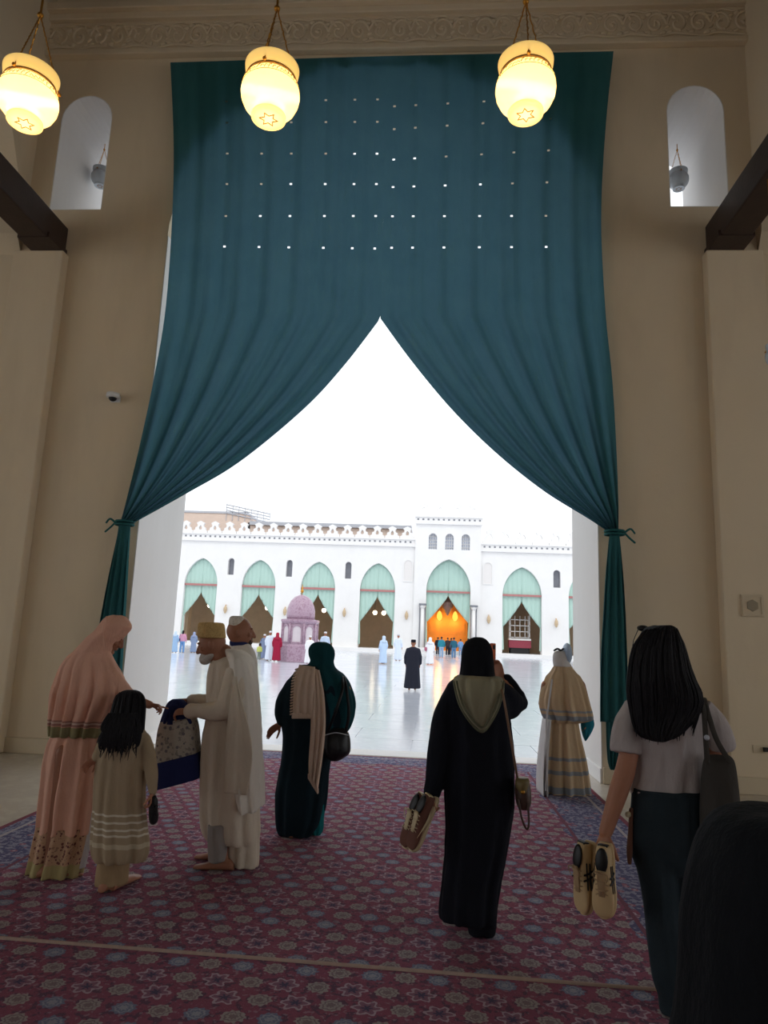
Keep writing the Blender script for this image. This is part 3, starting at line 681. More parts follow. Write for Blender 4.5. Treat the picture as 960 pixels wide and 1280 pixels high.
def lantern(loc, k, top, lab, grp, lit=True, tilt=(0, 0)):
    x, y, z = loc
    root = empty('glass_lantern', loc, lab, 'lantern', grp)
    gm = M['glow'] if lit else M['paleglass']
    P = [(r*k, h*k) for r, h in PROF]; inner = [((r-.008)*k, h*k) for r, h in PROF]
    g = G(); g.loft([[(r*math.cos(2*PI*j/40), r*math.sin(2*PI*j/40), h) for j in range(40)] for r, h in P], cap=False)
    g.build('glass_shade', gm, root, smooth=True, world=False, solid=.006*k)
    # flared top collar and base disc
    g = G().loft([[(r*k*math.cos(2*PI*j/40), r*k*math.sin(2*PI*j/40), h*k) for j in range(40)] for r, h in ((.222, .15), (.238, .2), (.248, .26), (.25, .285))], cap=False)
    g.build('glass_collar', gm, root, smooth=True, world=False, solid=.006*k)
    G().lathe([(.222*k, .145*k), (.236*k, .15*k), (.236*k, .163*k), (.222*k, .17*k)], (0, 0, 0), 40).build('collar_band', M['etch'] if lit else M['greymetal'], root, smooth=True, world=False)
    base = G().lathe([(.145*k, -.215*k), (.16*k, -.225*k), (.16*k, -.25*k), (.145*k, -.262*k), (.13*k, -.255*k), (.02*k, -.255*k)], (0, 0, 0), 32).build('base_disc', gm, root, smooth=True, world=False)
    st = G(); 
    for a in range(6):
        t0, t1 = PI/3*a+.3, PI/3*a+PI/6+.3; t2 = PI/3*(a+1)+.3
        p = [(.085*k*math.cos(t0), .085*k*math.sin(t0), -.258*k), (.045*k*math.cos(t1), .045*k*math.sin(t1), -.258*k), (.085*k*math.cos(t2), .085*k*math.sin(t2), -.258*k)]
        st.tube(p[:2], .005*k, 5); st.tube(p[1:], .005*k, 5)
    st.build('star_emblem', M['etch'], base, world=False)
    # lettered band etched round the shoulder
    bd = G(); rnd = random.Random(3)
    for j in range(44):
        a = 2*PI*j/44; r0 = .252*k
        def pt(a, h): r = np.interp(h, [p[1] for p in PROF][::-1], [p[0] for p in PROF][::-1])*k+.003; return (r*math.cos(a), r*math.sin(a), h*k)
        h0 = .06+rnd.random()*.015; bd.tube([pt(a, h0), pt(a+.03, h0+.02+rnd.random()*.03), pt(a+.1, h0+rnd.random()*.05)], .0045*k, 5)
    for h in (.05, .128): bd.tube([pt(2*PI*j/40, h) for j in range(41)], .0035*k, 5)
    bd.build('lettered_band', M['etch'] if lit else M['greymetal'], root, world=False)
    H = .95*k
    for j in range(3):
        a = 2*PI*j/3+.5; g = G(); N = 16
        for i in range(N):
            t0 = i/N; t1 = (i+.85)/N; f = lambda q: (.25*k*(1-q)*math.cos(a), .25*k*(1-q)*math.sin(a), .16*k+(H-.16*k)*q)
            p0, p1 = np.array(f(t0)), np.array(f(t1)); 
            g.tube([p0, (p0+p1)/2+np.array([.006*(i % 2), .006*((i+1) % 2), 0]), p1], .006*k+.001, 5)
        g.build('chain', M['brass'], root, world=False)
        gh = G(); gh.sph((.258*k*math.cos(a), .258*k*math.sin(a), .157*k), .018*k); gh.build('chain_lug', M['brass'], root, world=False)
    g = G(); g.sph((0, 0, H), .03*k); g.tube([(0, 0, H), (0, 0, max(H+.1, top-z))], .012*k, 6); g.build('suspension_rod', M['brass'], root, world=False)
    if lit:
        G().sph((0, 0, .02), .05*k).build('bulb', M['bulb'], root, smooth=True, world=False)
    if lit:
        ld = bpy.data.lights.new('lantern_light', 'POINT'); ld.energy = 40; ld.color = (1, .82, .55); ld.shadow_soft_size = .09
        lo = bpy.data.objects.new('lantern_light', ld); C.objects.link(lo); lo.parent = root; lo.location = (0, 0, -.02)
    return root
for (px, py, lab) in ((35, 125, 'lit cream glass lantern hanging nearest the left arched window'), (338, 119, 'lit cream glass lantern hanging between the other two'), (657, 113, 'lit cream glass lantern hanging nearest the right arched window')):
    p = at(px, py, 5.3); lantern(p, .94, ZC-.3, lab, 'lit hall lanterns')
p = at(848, 226, YW+.95); lantern(p, .56, 9.3, 'unlit pale glass lantern hanging in the right arched window', 'window lanterns', False)
p = at(126, 223, YW+.95); lantern(p, .56, 9.3, 'unlit pale glass lantern half hidden in the left arched window', 'window lanterns', False)
p = at(974, 446, 7.4); lantern(p, .5, 6.95, 'unlit glass lamp hanging under the right tie beam', 'window lanterns', False)

# ------------------------------------------------------------------ small wall fittings
p = at(145, 500, YW); cc = empty('dome_camera', (p[0], YW, p[2]), 'small white dome security camera on the plaster wall', 'camera')
G().box(p[0]-.07, p[0]+.07, YW-.03, YW, p[2]-.04, p[2]+.05).build('mount_plate', M['white_plastic'], cc, bevel=.01)
G().lathe([(.02, .05), (.085, .045), (.09, 0), (.08, -.02)], (p[0], YW-.1, p[2]+.015), 20).build('housing', M['white_plastic'], cc, smooth=True)
G().ell((p[0], YW-.1, p[2]-.005), (.055, 0, 0), (0, .055, 0), (0, 0, .05)).build('lens_dome', M['black'], cc, smooth=True)
for (px, py, lab) in ((940, 757, 'square stone plaque with hexagon emblem on the right pillar strip'), (-6, 725, 'square stone plaque with hexagon emblem on the left wall')):
    yy = YW-.17 if px > 0 else YW
    p = at(px, py, yy); r = empty('wall_plaque', (p[0], yy, p[2]), lab, 'plaque')
    G().box(p[0]-.135, p[0]+.135, yy-.015, yy, p[2]-.135, p[2]+.135).build('plate', M['stone'], r, bevel=.006)
    g = G()
    for a, b in (((-.12, -.12), (.12, -.105)), ((-.12, .105), (.12, .12)), ((-.12, -.105), (-.105, .105)), ((.105, -.105), (.12, .105))): g.box(p[0]+a[0], p[0]+b[0], yy-.024, yy-.014, p[2]+a[1], p[2]+b[1])
    g.build('border', M['stone'], r)
    g = G(); g.loft([[(p[0]+rr*math.cos(PI/3*j+PI/6)*(1), yy-d, p[2]+rr*math.sin(PI/3*j+PI/6)) for j in range(6)] for rr, d in ((.075, .014), (.07, .026))]); g.build('hexagon_emblem', plain('grey_emblem', rgb(150, 138, 118), .7), r)
p = at(955, 936, YW-.17); r = empty('wall_socket', (p[0], YW-.17, p[2]), 'flat wall socket with black plug low on the right pillar strip', 'socket')
G().box(p[0]-.13, p[0]+.1, YW-.18, YW-.17, p[2]-.05, p[2]+.04).build('cover_plate', M['stone'], r, bevel=.004)
G().box(p[0]-.02, p[0]+.035, YW-.22, YW-.18, p[2]-.03, p[2]+.02).build('plug', M['black'], r, bevel=.006)

# ------------------------------------------------------------------ people: bodies, hands, draped clothes
def skin_mat(name, col):
    t = NT(name); v = t.coord(); n = t.noise(v, 14, 4)
    return t.done(t.bsdf(t.mix(n, shade(col, .86), shade(col, 1.08)), .55, t.bump(t.noise(v, 120, 3), .12, .01), 0, .35, Subsurface_Weight=.05))
M['skin'] = skin_mat('brown_skin', rgb(158, 108, 84)); M['skin2'] = skin_mat('tan_skin', rgb(176, 122, 96))
def hair_mat(name, col):
    t = NT(name); v = t.coord(); s_ = t.noise(v, 30, 4, .6, (3, 3, .15))
    return t.done(t.bsdf(t.mix(s_, shade(col, .6), shade(col, 1.3)), .62, t.bump(s_, .6, .02), 0, .2))
M['hair'] = hair_mat('black_hair', rgb(28, 26, 30)); M['greybeard'] = hair_mat('white_beard', rgb(196, 190, 184))

def add_head(g, c, F, U, h, face=True):
    """head with brow, eyes, nose, lips, chin and ears; c centre, F facing, U crown direction, h head height"""
    F = nrm(F); U = nrm(np.asarray(U, float)-F*np.dot(U, F)); R = np.cross(F, U); k = h/.23; c = np.asarray(c, float)
    L = lambda x, y, z: c+k*(R*x+F*y+U*z)
    rings = []
    nv, nu = 18, 24
    for i in range(nv):
        th = PI*(i+.5)/nv; z = -math.cos(th); rr = math.sin(th); ring = []
        for j in range(nu):
            a = 2*PI*j/nu; x, y = math.cos(a)*rr, math.sin(a)*rr
            sx, sy = .077, .096
            if z < 0: sx *= 1-.28*(-z)**1.3; sy *= (1-.30*(-z)) if y < 0 else (1-.05*(-z))
            ring.append(L(x*sx, y*sy+(.012*(-z) if z < 0 else 0), z*.115))
        rings.append(ring)
    g.loft(rings)
    if face:
        g.tube([L(0, .088, .03), L(0, .103, .0), L(0, .113, -.022)], [.009*k, .012*k, .016*k], 10)
        for s in (-1, 1):
            g.sph(L(s*.013, .1, -.026), .011*k, 8, 6); g.ell(L(s*.032, .086, .034), R*.026*k, F*.011*k, U*.007*k, 10, 6)
            g.sph(L(s*.031, .079, .014), .013*k, 10, 8); g.ell(L(s*.05, .068, -.012), R*.02*k, F*.016*k, U*.016*k, 10, 6)
            g.ell(L(s*.079, -.006, -.004), R*.009*k, F*.018*k, U*.032*k, 10, 8); g.ell(L(s*.084, -.014, .006), R*.008*k, F*.012*k, U*.02*k, 8, 6)
        g.ell(L(0, .094, -.052), R*.024*k, F*.011*k, U*.006*k, 10, 6); g.ell(L(0, .092, -.063), R*.02*k, F*.011*k, U*.007*k, 10, 6)
        g.ell(L(0, .082, -.095), R*.026*k, F*.018*k, U*.018*k, 10, 6)
def add_hand(g, wrist, D, N, thumb, curl=(.3, .35, .4, .45), k=1.0, spread=.05, tcurl=.4):
    """wrist point, D finger direction, N palm normal, thumb side (+1/-1 along DxN), per-finger curl in radians per joint"""
    D = nrm(D); N = nrm(np.asarray(N, float)-D*np.dot(N, D)); S = np.cross(D, N)*thumb; w = np.asarray(wrist, float)
    rings = []
    for t, hw, th in ((-.015, .026, .02), (.015, .03, .018), (.045, .038, .016), (.075, .042, .0145), (.09, .04, .012)):
        cc = w+D*t*k
        rings.append([cc+k*(S*hw*math.cos(a)+N*th*math.sin(a)) for a in [2*PI*j/16 for j in range(16)]])
    g.loft(rings)
    for i, (off, L, r) in enumerate(((.031, .072, .0088), (.0105, .08, .0092), (-.0105, .075, .0088), (-.031, .058, .0078))):
        p = w+k*(D*.082+S*off); a = 0; pts = [p-D*.02*k, p]; sp = spread*(1.5-i)*.6
        for seg, q in zip((.45, .31, .26), (1, 1.1, .8)):
            a += curl[i]*q; d = nrm(D*math.cos(a)+N*math.sin(a)+S*sp); p = p+d*L*seg*k; pts.append(p)
        g.tube(pts, [r*k, r*k*1.03, r*k, r*.92*k, r*.8*k], 10)
    p = w+k*(D*.02+S*.026); pts = [p]; 
    for seg, (ds, dn, dd) in zip((.04, .032, .026), ((.75, .25, .6), (.35, .25+tcurl, .9), (.1, .3+tcurl, .9))):
        p = p+nrm(S*ds+N*dn+D*dd)*seg*k; pts.append(p)
    g.tube(pts, [.0135*k, .0115*k, .0098*k, .0085*k], 10)
def add_foot(g, heel, F, k=1.0, h=.075):
    F = nrm(F); U = np.array([0, 0, 1.0]); R = np.cross(F, U); heel = np.asarray(heel, float); rings = []
    for t, hw, ht in ((-.03, .022, .04), (0, .032, h), (.05, .034, h*1.05), (.1, .038, h*.75), (.16, .045, .045), (.2, .046, .032), (.235, .036, .026), (.25, .02, .018)):
        c = heel+F*t*k+U*ht*.5*k
        rings.append([c+k*(R*hw*math.cos(a)+U*ht*.5*math.sin(a)) for a in [2*PI*j/14 for j in range(14)]])
    g.loft(rings)

from mathutils import noise as mnoise
def crease(o, amp, f=(10, 10, 3.6), zmin=.002):
    """soft hanging creases pressed into a garment mesh"""
    me = o.data; sd_ = len(o.name)*3.7
    n = len(me.vertices); co = np.empty(n*3); me.vertices.foreach_get('co', co); co = co.reshape(-1, 3)
    no = np.empty(n*3); me.vertices.foreach_get('normal', no); no = no.reshape(-1, 3)
    d = np.array([mnoise.noise((x*f[0]+sd_, y*f[1], z*f[2]))+.55*(.5-abs(mnoise.noise((x*f[0]*1.9, y*f[1]*1.9+sd_, z*f[2]*1.6+x*5)))) for x, y, z in co])
    co = co+no*(d*amp)[:, None]; co[:, 2] = np.maximum(co[:, 2], zmin); me.vertices.foreach_set('co', co.ravel()); me.update(); return o
class Person:
    def __init__(s, px, py, label, group=None, Y=None, name='person'):
        p = fl(px, py) if Y is None else np.array([at(px, 900, Y)[0], Y, 0])
        s.Y = float(p[1]); s.root = empty(name, (p[0], p[1], .013), label, 'person', group); s.x = p[0]
        ORG[s.root.name] = np.array([p[0], p[1], .013])
        s.k = float(at(481, 900, s.Y)[0]-at(480, 900, s.Y)[0])
    def P(s, px, py, dy=0.0): return at(px, py, s.Y+dy)
    def z(s, py, px=None):
        return float(s.P(px if px is not None else 480+s.x/s.k*.0+((s.x/s.k)), py)[2])
    def sil(s, g, rows, dep=.7, folds=0, famp=(.0, .0), n=64, m=40, ph=0.0, sq=1.0, tilt=0.0):
        """rows (py, xleft, xright, dy, depth m or None): rings whose silhouette follows the rows"""
        rr = [list(r[:3])+[r[3] if len(r) > 3 else 0.0, (r[4] if len(r) > 4 and r[4] else abs(r[2]-r[1])*.5*s.k*dep)] for r in rows]
        Q = catmull(rr, m); rings = []
        for i, q in enumerate(Q):
            L, R = s.P(q[1], q[0]+tilt/2, q[3]), s.P(q[2], q[0]-tilt/2, q[3]); c = (L+R)/2; a = (R-L)/2; a[2] *= (1 if tilt else .3)
            t = i/(m-1); am = 1.7*(famp[0]+(famp[1]-famp[0])*t); ring = []
            for j in range(n):
                th = 2*PI*j/n
                w_ = 1+am*(math.sin(folds*th+ph+.5*math.sin(3*t+th))+.5*math.sin((folds*1.7//1)*th+2.1*ph)) if folds else 1.0
                w2 = 1+am*2.0*(math.sin(folds*th+ph+.5*math.sin(3*t+th))+.5*math.sin((folds*1.7//1)*th+2.1*ph)) if folds else 1.0
                cs, sn = math.cos(th), math.sin(th)
                if sq != 1.0: cs, sn = math.copysign(abs(cs)**sq, cs), math.copysign(abs(sn)**sq, sn)
                ring.append(c+a*cs*min(w_, 1.03)+np.array([0, 1, 0])*q[4]*sn*w2)
            rings.append(ring)
        g.loft(rings); return g
    def path(s, g, pts, n=14, m=None, folds=0, ends=True, flat=1.0):
        """tube along (px, py, dy, radius px)"""
        g.tube([s.P(p[0], p[1], p[2]) for p in pts], [p[3]*s.k for p in pts], n, m=m or len(pts)*4, ends=ends, flat=flat); return g
    def head(s, g, px, py, dy, F, U=(0, 0, 1), hpx=48, face=True): add_head(g, s.P(px, py, dy), F, U, hpx*s.k, face)
    def torso(s, g, neck, sh, hip, rsh=.17, back=(0, 0, 0)):
        """neck base, shoulder centre, hip centre as (px, py, dy)"""
        n_, a, b = s.P(*neck), s.P(*sh), s.P(*hip)
        g.tube([n_+np.array([0, 0, .06]), n_, a, a*.6+b*.4, b, b+np.array([0, 0, -.12])], [.05, .052, .095, .085, .09, .07], 16, m=14, flat=.8, ref=(1, 0, 0))
    def leg(s, g, hip, knee, ankle, F=(0, 1, 0), foot=True, r=(.06, .05, .036)):
        h, k_, a = s.P(*hip), s.P(*knee), s.P(*ankle); a[2] = .075+s.root.location.z; g.tube([h, (h+k_)/2, k_, (k_*.6+a*.4), a], [r[0], r[0]*.88, r[1], r[1]*.95, r[2]], 14)
        if foot: add_foot(g, (a[0]-F[0]*.05, a[1]-F[1]*.05, s.root.location.z), F)
    def arm(s, g, sh, el, wr, r=(.05, .038, .027)):
        a, b, c = s.P(*sh), s.P(*el), s.P(*wr); g.tube([a, (a+b)/2, b, (b*.7+c*.3), c], [r[0], r[0]*.9, r[1], r[1]*.98, r[2]], 14); return c
    def body(s, g, mat='skin', vox=.0048, dec=.3): return g.build('body', M[mat], s.root, remesh=vox, iters=3, dec=dec)
    def wear(s, g, name, mat, vox=.010, iters=3, parent=None): return crease(g.build(name, mat, parent or s.root, remesh=vox, iters=iters), (.005 if name in ('hijab', 'hood') else .011))
    def sheet(s, name, mat, edgeA, edgeB, nu=30, nv=40, folds=5, amp=.02, thick=.008, ph=0, parent=None, bulge=.0):
        """cloth sheet hanging between two edge curves given as (px, py, dy)"""
        A, B = catmull(edgeA, nv), catmull(edgeB, nv); vs = []
        for j in range(nv):
            for i in range(nu):
                u = i/(nu-1); q = A[j]*(1-u)+B[j]*u; t = j/(nv-1)
                vs.append(s.P(q[0], q[1], q[2]+amp*(.25+.75*t)*math.sin(u*2*PI*folds+ph+1.2*math.sin(t*2))-bulge*math.sin(PI*u)))
        g = G().add(vs, [(j*nu+i, j*nu+i+1, (j+1)*nu+i+1, (j+1)*nu+i) for j in range(nv-1) for i in range(nu-1)])
        return g.build(name, mat, parent or s.root, smooth=True, solid=thick)

def strands(p, rings, hr, count, a0, a1, i0, seed, r=.006, lift=1.04):
    """locks lying on the camera side of a hair loft"""
    rnd = random.Random(seed); g = G(); n = len(rings[0])
    for _ in range(count):
        a = rnd.uniform(a0, a1); e = rnd.randint(len(rings)*3//4, len(rings)-2); s0 = rnd.randint(i0, i0+6); pts = []
        for i in range(s0, e, 4):
            a += rnd.uniform(-.02, .02); rg = rings[i]; c = sum(rg)/n; q = rg[int(a/(2*PI)*n) % n]; pts.append(c+(q-c)*lift)
        if len(pts) > 3:
            m = len(pts); g.tube(pts, [r*min(1, .3+k*.4)*min(1, (m-k)*.3) for k in range(m)], 5)
    g.build('hair_strands', M['hair'], hr, smooth=True)

# ------------------------------------------------------------------ held things
def frame_of(pos, Ld, Ud):
    L = nrm(Ld); U = nrm(np.asarray(Ud, float)-L*np.dot(Ud, L)); S = np.cross(L, U); return np.asarray(pos, float), S, L, U
def put(g, fr):
    p, S, L, U = fr; g.v = [tuple(p+S*a+L*b+U*c) for a, b, c in g.v]; return g
def sneaker(pos, Ld, Ud, cu, cs, cl, ca, label, group, side, logo, size=1.0):
    """heel at pos, toe along Ld, laces towards Ud"""
    fr = frame_of(pos, Ld, Ud); root = empty('sneaker', pos, label, 'shoe', group); k = size
    prof = [(0, .028, .075), (.03, .036, .082), (.08, .037, .078), (.13, .04, .072), (.18, .045, .06), (.22, .045, .05), (.25, .038, .042), (.268, .022, .034)]
    g = G(); rings = []
    for y, hw, h in catmull(prof, 20):
        ring = []
        for j in range(20):
            a = 2*PI*j/20; c, s_ = math.cos(a), math.sin(a); x = hw*math.copysign(abs(c)**.75, c); z = .022+(h-.022)*(.5+.5*math.copysign(abs(s_)**.8, s_))
            x *= 1-.35*max(0, (z-.03)/.06)
            ring.append((x*k, y*k, z*k))
        rings.append(ring)
    g.loft(rings); up = put(g, fr).build('upper', cu, root, smooth=True)
    g = G(); rings = []
    for y, hw in catmull([(-.008, .012), (.0, .03), (.06, .038), (.12, .04), (.18, .047), (.23, .046), (.262, .034), (.277, .012)], 22):
        rings.append([(hw*1.04*k*math.cos(2*PI*j/14)**1 if True else 0, y*k, (.012+.014*math.copysign(abs(math.sin(2*PI*j/14))**.6, math.sin(2*PI*j/14)))*k) for j in range(14)])
    g.loft(rings); put(g, fr).build('sole', cs, root, smooth=True)
    g = G().ell((0, .055*k, .079*k), (.026*k, 0, 0), (0, .05*k, 0), (0, 0, .009*k), 16, 8); put(g, fr).build('opening', M['black'], root, smooth=True)
    g = G(); g.loft([[(w*k*math.cos(2*PI*j/10), y*k, (z+.004*math.sin(2*PI*j/10))*k) for j in range(10)] for y, w, z in ((.09, .018, .088), (.12, .017, .078), (.16, .015, .068), (.19, .012, .06))]); put(g, fr).build('tongue', cl, root, smooth=True)
    g = G()
    for i in range(5):
        y = .105+i*.019; z = .083-i*.0055; s_ = 1 if i % 2 else -1
        g.tube([(-.024*k, y*k, (z-.006)*k), (0, (y+.006*s_)*k, (z+.004)*k), (.024*k, (y+.004)*k, (z-.006)*k)], .0026*k, 6, m=7)
    for s_ in (-1, 1): g.tube([(0, .1*k, .09*k), (s_*.02*k, .095*k, .1*k), (s_*.03*k, .11*k, .092*k), (s_*.022*k, .13*k, .085*k)], .0022*k, 6, m=10)
    put(g, fr).build('laces', cl, root, smooth=True)
    for s_ in (-1, 1):
        g = G()
        def sd(y, z):
            hw = np.interp(y, [p[0] for p in prof], [p[1] for p in prof]); x = hw*(1-.35*max(0, (z-.03)/.06)); return (s_*(x+.001)*k, y*k, z*k)
        if logo == 'curve': g.tube([sd(.07, .035), sd(.1, .03), sd(.14, .036), sd(.2, .05)], [.001, .008*k, .006*k, .0015], 8, flat=.35, m=12, ref=(0, 0, 1))
        else:
            for y0 in (.1, .122): g.tube([sd(y0, .028), sd(y0+.012, .045), sd(y0+.018, .062)], .0045*k, 8, flat=.5, m=8, ref=(0, 1, 0))
            for z0 in (.036, .05): g.tube([sd(.075, z0+.006), sd(.12, z0), sd(.17, z0-.006)], .004*k, 8, flat=.5, m=8, ref=(0, 0, 1))
        put(g, fr).build('side_mark', ca, root, smooth=True)
    g = G().box(-.02*k, .02*k, -.006*k, .004*k, .04*k, .07*k); put(g, fr).build('heel_tab', ca, root, bevel=.003)
    return root
def bagstrap(root, pts, r, mat, name='strap', n=8, flat=.4): G().tube(pts, r, n, m=len(pts)*6, flat=flat).build(name, mat, root, smooth=True)

# ================================================================== woman in black robe with beige hood, taking a photo
p = Person(590, 1172, 'woman in long black robe with beige hood holding up a phone')
W = p
BLK = cloth('black_robe_cloth', rgb(24, 26, 34), var=.2, bump=.5); HIJ = cloth('black_hijab_cloth', rgb(20, 21, 27), var=.2, bump=.3)
HOOD = cloth('beige_hood_cloth', rgb(152, 146, 122), var=.12, bump=.5)
g = G(); p.head(g, 597, 824, .02, (.1, 1, -.05), hpx=44); p.torso(g, (597, 852, 0), (597, 872, 0), (597, 985, 0))
p.leg(g, (586, 985, 0), (578, 1078, .0), (572, 1140, .2)); p.leg(g, (608, 985, 0), (606, 1082, 0), (604, 1160, .12))
wr = p.arm(g, (568, 866, 0), (549, 928, -.02), (537, 986, -.05)); add_hand(g, wr, (-.12, -.05, -1), (1, .1, -.1), 1, (.75, .8, .85, .9), 1.0)
wr = p.arm(g, (626, 868, .02), (646, 876, .12), (627, 846, .25)); add_hand(g, wr, (-.35, .25, .9), (-.6, -.6, .2), -1, (.35, .45, .5, .6), .9)
p.body(g, 'skin2')
g = G(); p.sil(g, [(841, 586, 612), (847, 575, 622), (856, 562, 632), (876, 557, 636), (900, 556, 638), (940, 556, 641), (1000, 555, 643), (1035, 557, 638), (1072, 556, 632), (1100, 553, 626), (1130, 550, 622), (1146, 550, 621), (1152, 552, 620)], .62, 9, (.0, .035), m=60)
p.sil(g, [(1100, 580, 625), (1140, 584, 621), (1168, 586, 619), (1180, 588, 617)], .6, 5, (.0, .05), m=14)
p.sil(g, [(1090, 556, 590), (1130, 551, 588), (1150, 554, 584)], .8, 5, (0, .05), m=12)
p.path(g, [(570, 864, 0, 13), (558, 895, 0, 16), (553, 930, -.02, 16.5), (547, 962, -.03, 14), (541, 988, -.05, 11)], 24, 26)
p.path(g, [(622, 862, .0, 13), (640, 876, .06, 13.5), (650, 879, .12, 9.5), (645, 866, .17, 9.5), (634, 850, .23, 7.5)], 20, 24); p.path(g, [(630, 880, .02, 12), (641, 888, .08, 10), (650, 882, .12, 6)], 16, 10)
p.wear(g, 'robe', BLK, .011)
g = G(); p.sil(g, [(796.5, 593, 603), (799, 587, 608), (805, 581, 613), (814, 578, 616), (826, 577, 617), (838, 575.5, 618), (848, 574, 619.5), (856, 574, 622)], 1.0, 7, (.0, .02)); p.wear(g, 'hijab', HIJ, .008, 4)
g = G(); p.sil(g, [(845, 574, 624, -.05, .10), (849, 567.5, 629, -.07, .12), (860, 568, 630, -.10, .11), (874, 571.5, 627, -.13, .08), (889, 579, 620, -.14, .06), (902, 589, 612, -.14, .045), (913, 600, 606, -.13, .02)], .5, 9, (.02, .05), m=34, n=80)
hd = p.wear(g, 'hood', HOOD, .008, 2)
g = G()
for a in (0, 1):
    g.tube([p.P(567+a*4, 852, -.14), p.P(574+a*4, 880, -.2), p.P(588+a*3, 903-a*3, -.2), p.P(602.5, 915-a*6, -.17), p.P(614-a*3, 903-a*3, -.2), p.P(625-a*4, 880, -.2), p.P(630-a*4, 852, -.14)], .006, 8, m=40)
g.build('hood_seam', cloth('olive_piping', rgb(112, 112, 92)), hd, smooth=True)
PH = empty('phone', p.P(616, 817, .27), 'phone in orange case held up beside the black hijab', 'phone')
c = p.P(616, 817, .27); g = G().obox(c, (.017, .03, 0), (.006, -.004, 0), (0, .0, .065)); g.build('case', plain('orange_case', rgb(186, 84, 46), .5), PH, bevel=.006)
g = G().obox(c+np.array([-.007, .005, 0]), (.015, .027, 0), (.001, -.0006, 0), (0, 0, .06)); g.build('screen', M['black'], PH)
g = G().obox(c+np.array([.007, -.004, .04]), (.007, .012, 0), (.003, -.002, 0), (0, 0, .013)); g.build('lens_block', M['black'], PH, bevel=.003)
SB = empty('shoulder_bag', p.P(653, 1010, -.05), 'small brown shoulder bag hanging at the black robe on a thin strap', 'bag')
LEA = plain('brown_leather', rgb(74, 52, 44), .4, .3, 20); OLV = plain('olive_trim', rgb(120, 104, 66), .5, .2)
sv = p; g = G(); p.sil(g, [(974, 646, 659, -.07, .02), (978, 644, 662, -.07, .04), (990, 643.5, 664, -.07, .05), (1003, 645, 664, -.07, .05), (1011, 648, 661, -.07, .04)], .5, m=16, n=24); g.build('pouch', LEA, SB, smooth=True)
g = G(); p.sil(g, [(972, 646, 660, -.09, .04), (976, 644, 662, -.1, .05), (984, 645, 660, -.11, .04), (992, 650, 657, -.115, .02)], .5, m=10, n=24); g.build('flap', OLV, SB, smooth=True)
G().sph(p.P(653.5, 990, -.14), .012).build('clasp', M['brass'], SB, smooth=True)
bagstrap(SB, [p.P(623, 848, -.06), p.P(629, 870, -.2), p.P(637, 915, -.2), p.P(643, 950, -.17), p.P(647, 974, -.08)], .007, plain('tan_strap', rgb(132, 104, 84), .6), 'strap')
bagstrap(SB, [p.P(648, 1000, -.12), p.P(652, 1022, -.13), p.P(658, 1036, -.13), p.P(661, 1030, -.13), p.P(660, 1005, -.12)], .006, LEA, 'handle_loop')
cr, br_ = plain('cream_leather', rgb(206, 188, 152), .5, .1), plain('brown_suede', rgb(104, 66, 54), .8, .15)
sneaker(p.P(546, 998, -.08), (-.42, -.05, -.95), (-.75, -.6, .2), br_, cr, cr, cr, 'brown and cream sneaker with pale sole in the black robed woman\'s hand', 'brown and cream sneakers', 1, 'curve', 1.12)
sneaker(p.P(537, 996, .0), (-.42, -.05, -.95), (-.75, -.6, .2), br_, cr, cr, cr, 'brown and cream sneaker tucked behind its twin beside the black robe', 'brown and cream sneakers', 1, 'curve', 1.12)

# ================================================================== long haired woman in grey shirt and jeans
p = Person(0, 0, 'woman with long black hair in grey shirt and dark jeans', Y=3.53)
p.root.location.x = float(at(840, 1275, 3.53)[0]); p.root.location.z = .028; ORG[p.root.name] = np.array([p.root.location.x, 3.53, .028])
SH = cloth('grey_shirt_cloth', rgb(178, 168, 166), var=.06, bump=.55); JE = cloth('dark_denim', rgb(42, 52, 58), var=.25, bump=.4)
g = G(); p.head(g, 826, 818, .0, (-.12, 1, 0), hpx=54); p.torso(g, (828, 858, 0), (832, 885, 0), (836, 1000, 0))
p.leg(g, (816, 1010, 0), (830, 1140, 0), (846, 1268, .02)); p.leg(g, (858, 1010, 0), (866, 1140, .05), (872, 1262, .15))
wr = p.arm(g, (798, 890, 0), (781, 965, -.03), (757, 1040, -.06), (.046, .046, .031)); add_hand(g, wr, (-.3, -.05, -1), (.9, .4, -.2), 1, (.55, .6, .7, .8), 1.0)
wr = p.arm(g, (872, 892, 0), (904, 955, .02), (903, 1010, .14), (.043, .04, .027)); add_hand(g, wr, (-.1, .5, -.8), (-1, 0, 0), -1, (.4, .4, .5, .5))
p.body(g, 'skin2', .0045)
g = G(); p.sil(g, [(862, 812, 846), (868, 800, 862), (877, 787, 878), (892, 785, 886), (912, 789, 885), (940, 796, 881), (962, 797, 879), (980, 794, 878), (990, 791, 878), (994, 793, 876)], .55, 7, (.0, .03), m=44)
p.path(g, [(797, 884, 0, 15), (787, 905, 0, 17.5), (783, 925, -.01, 18), (782, 941, -.02, 17.5)], 24, 18, ends=False); p.path(g, [(874, 886, 0, 15), (890, 905, 0, 17), (898, 922, 0, 16.5), (901, 934, .01, 15.5)], 24, 18, ends=False)
p.wear(g, 'shirt', SH, .007, 2)
g = G(); p.sil(g, [(988, 792, 878, 0, .11), (1000, 791, 880, 0, .112), (1030, 788, 885, 0, .112), (1060, 789, 887, 0, .1), (1080, 793, 886, 0, .08), (1092, 800, 882, 0, .06)], .6, m=24)
p.sil(g, [(1050, 789, 842), (1085, 796, 845), (1146, 806, 850), (1219, 814, 858), (1250, 823, 862), (1290, 826, 866)], .85, 6, (.0, .03), m=30); p.sil(g, [(1050, 835, 887, 0), (1100, 840, 887, .02), (1200, 850, 890, .06), (1285, 856, 892, .12)], .85, 6, (.0, .03), m=26)
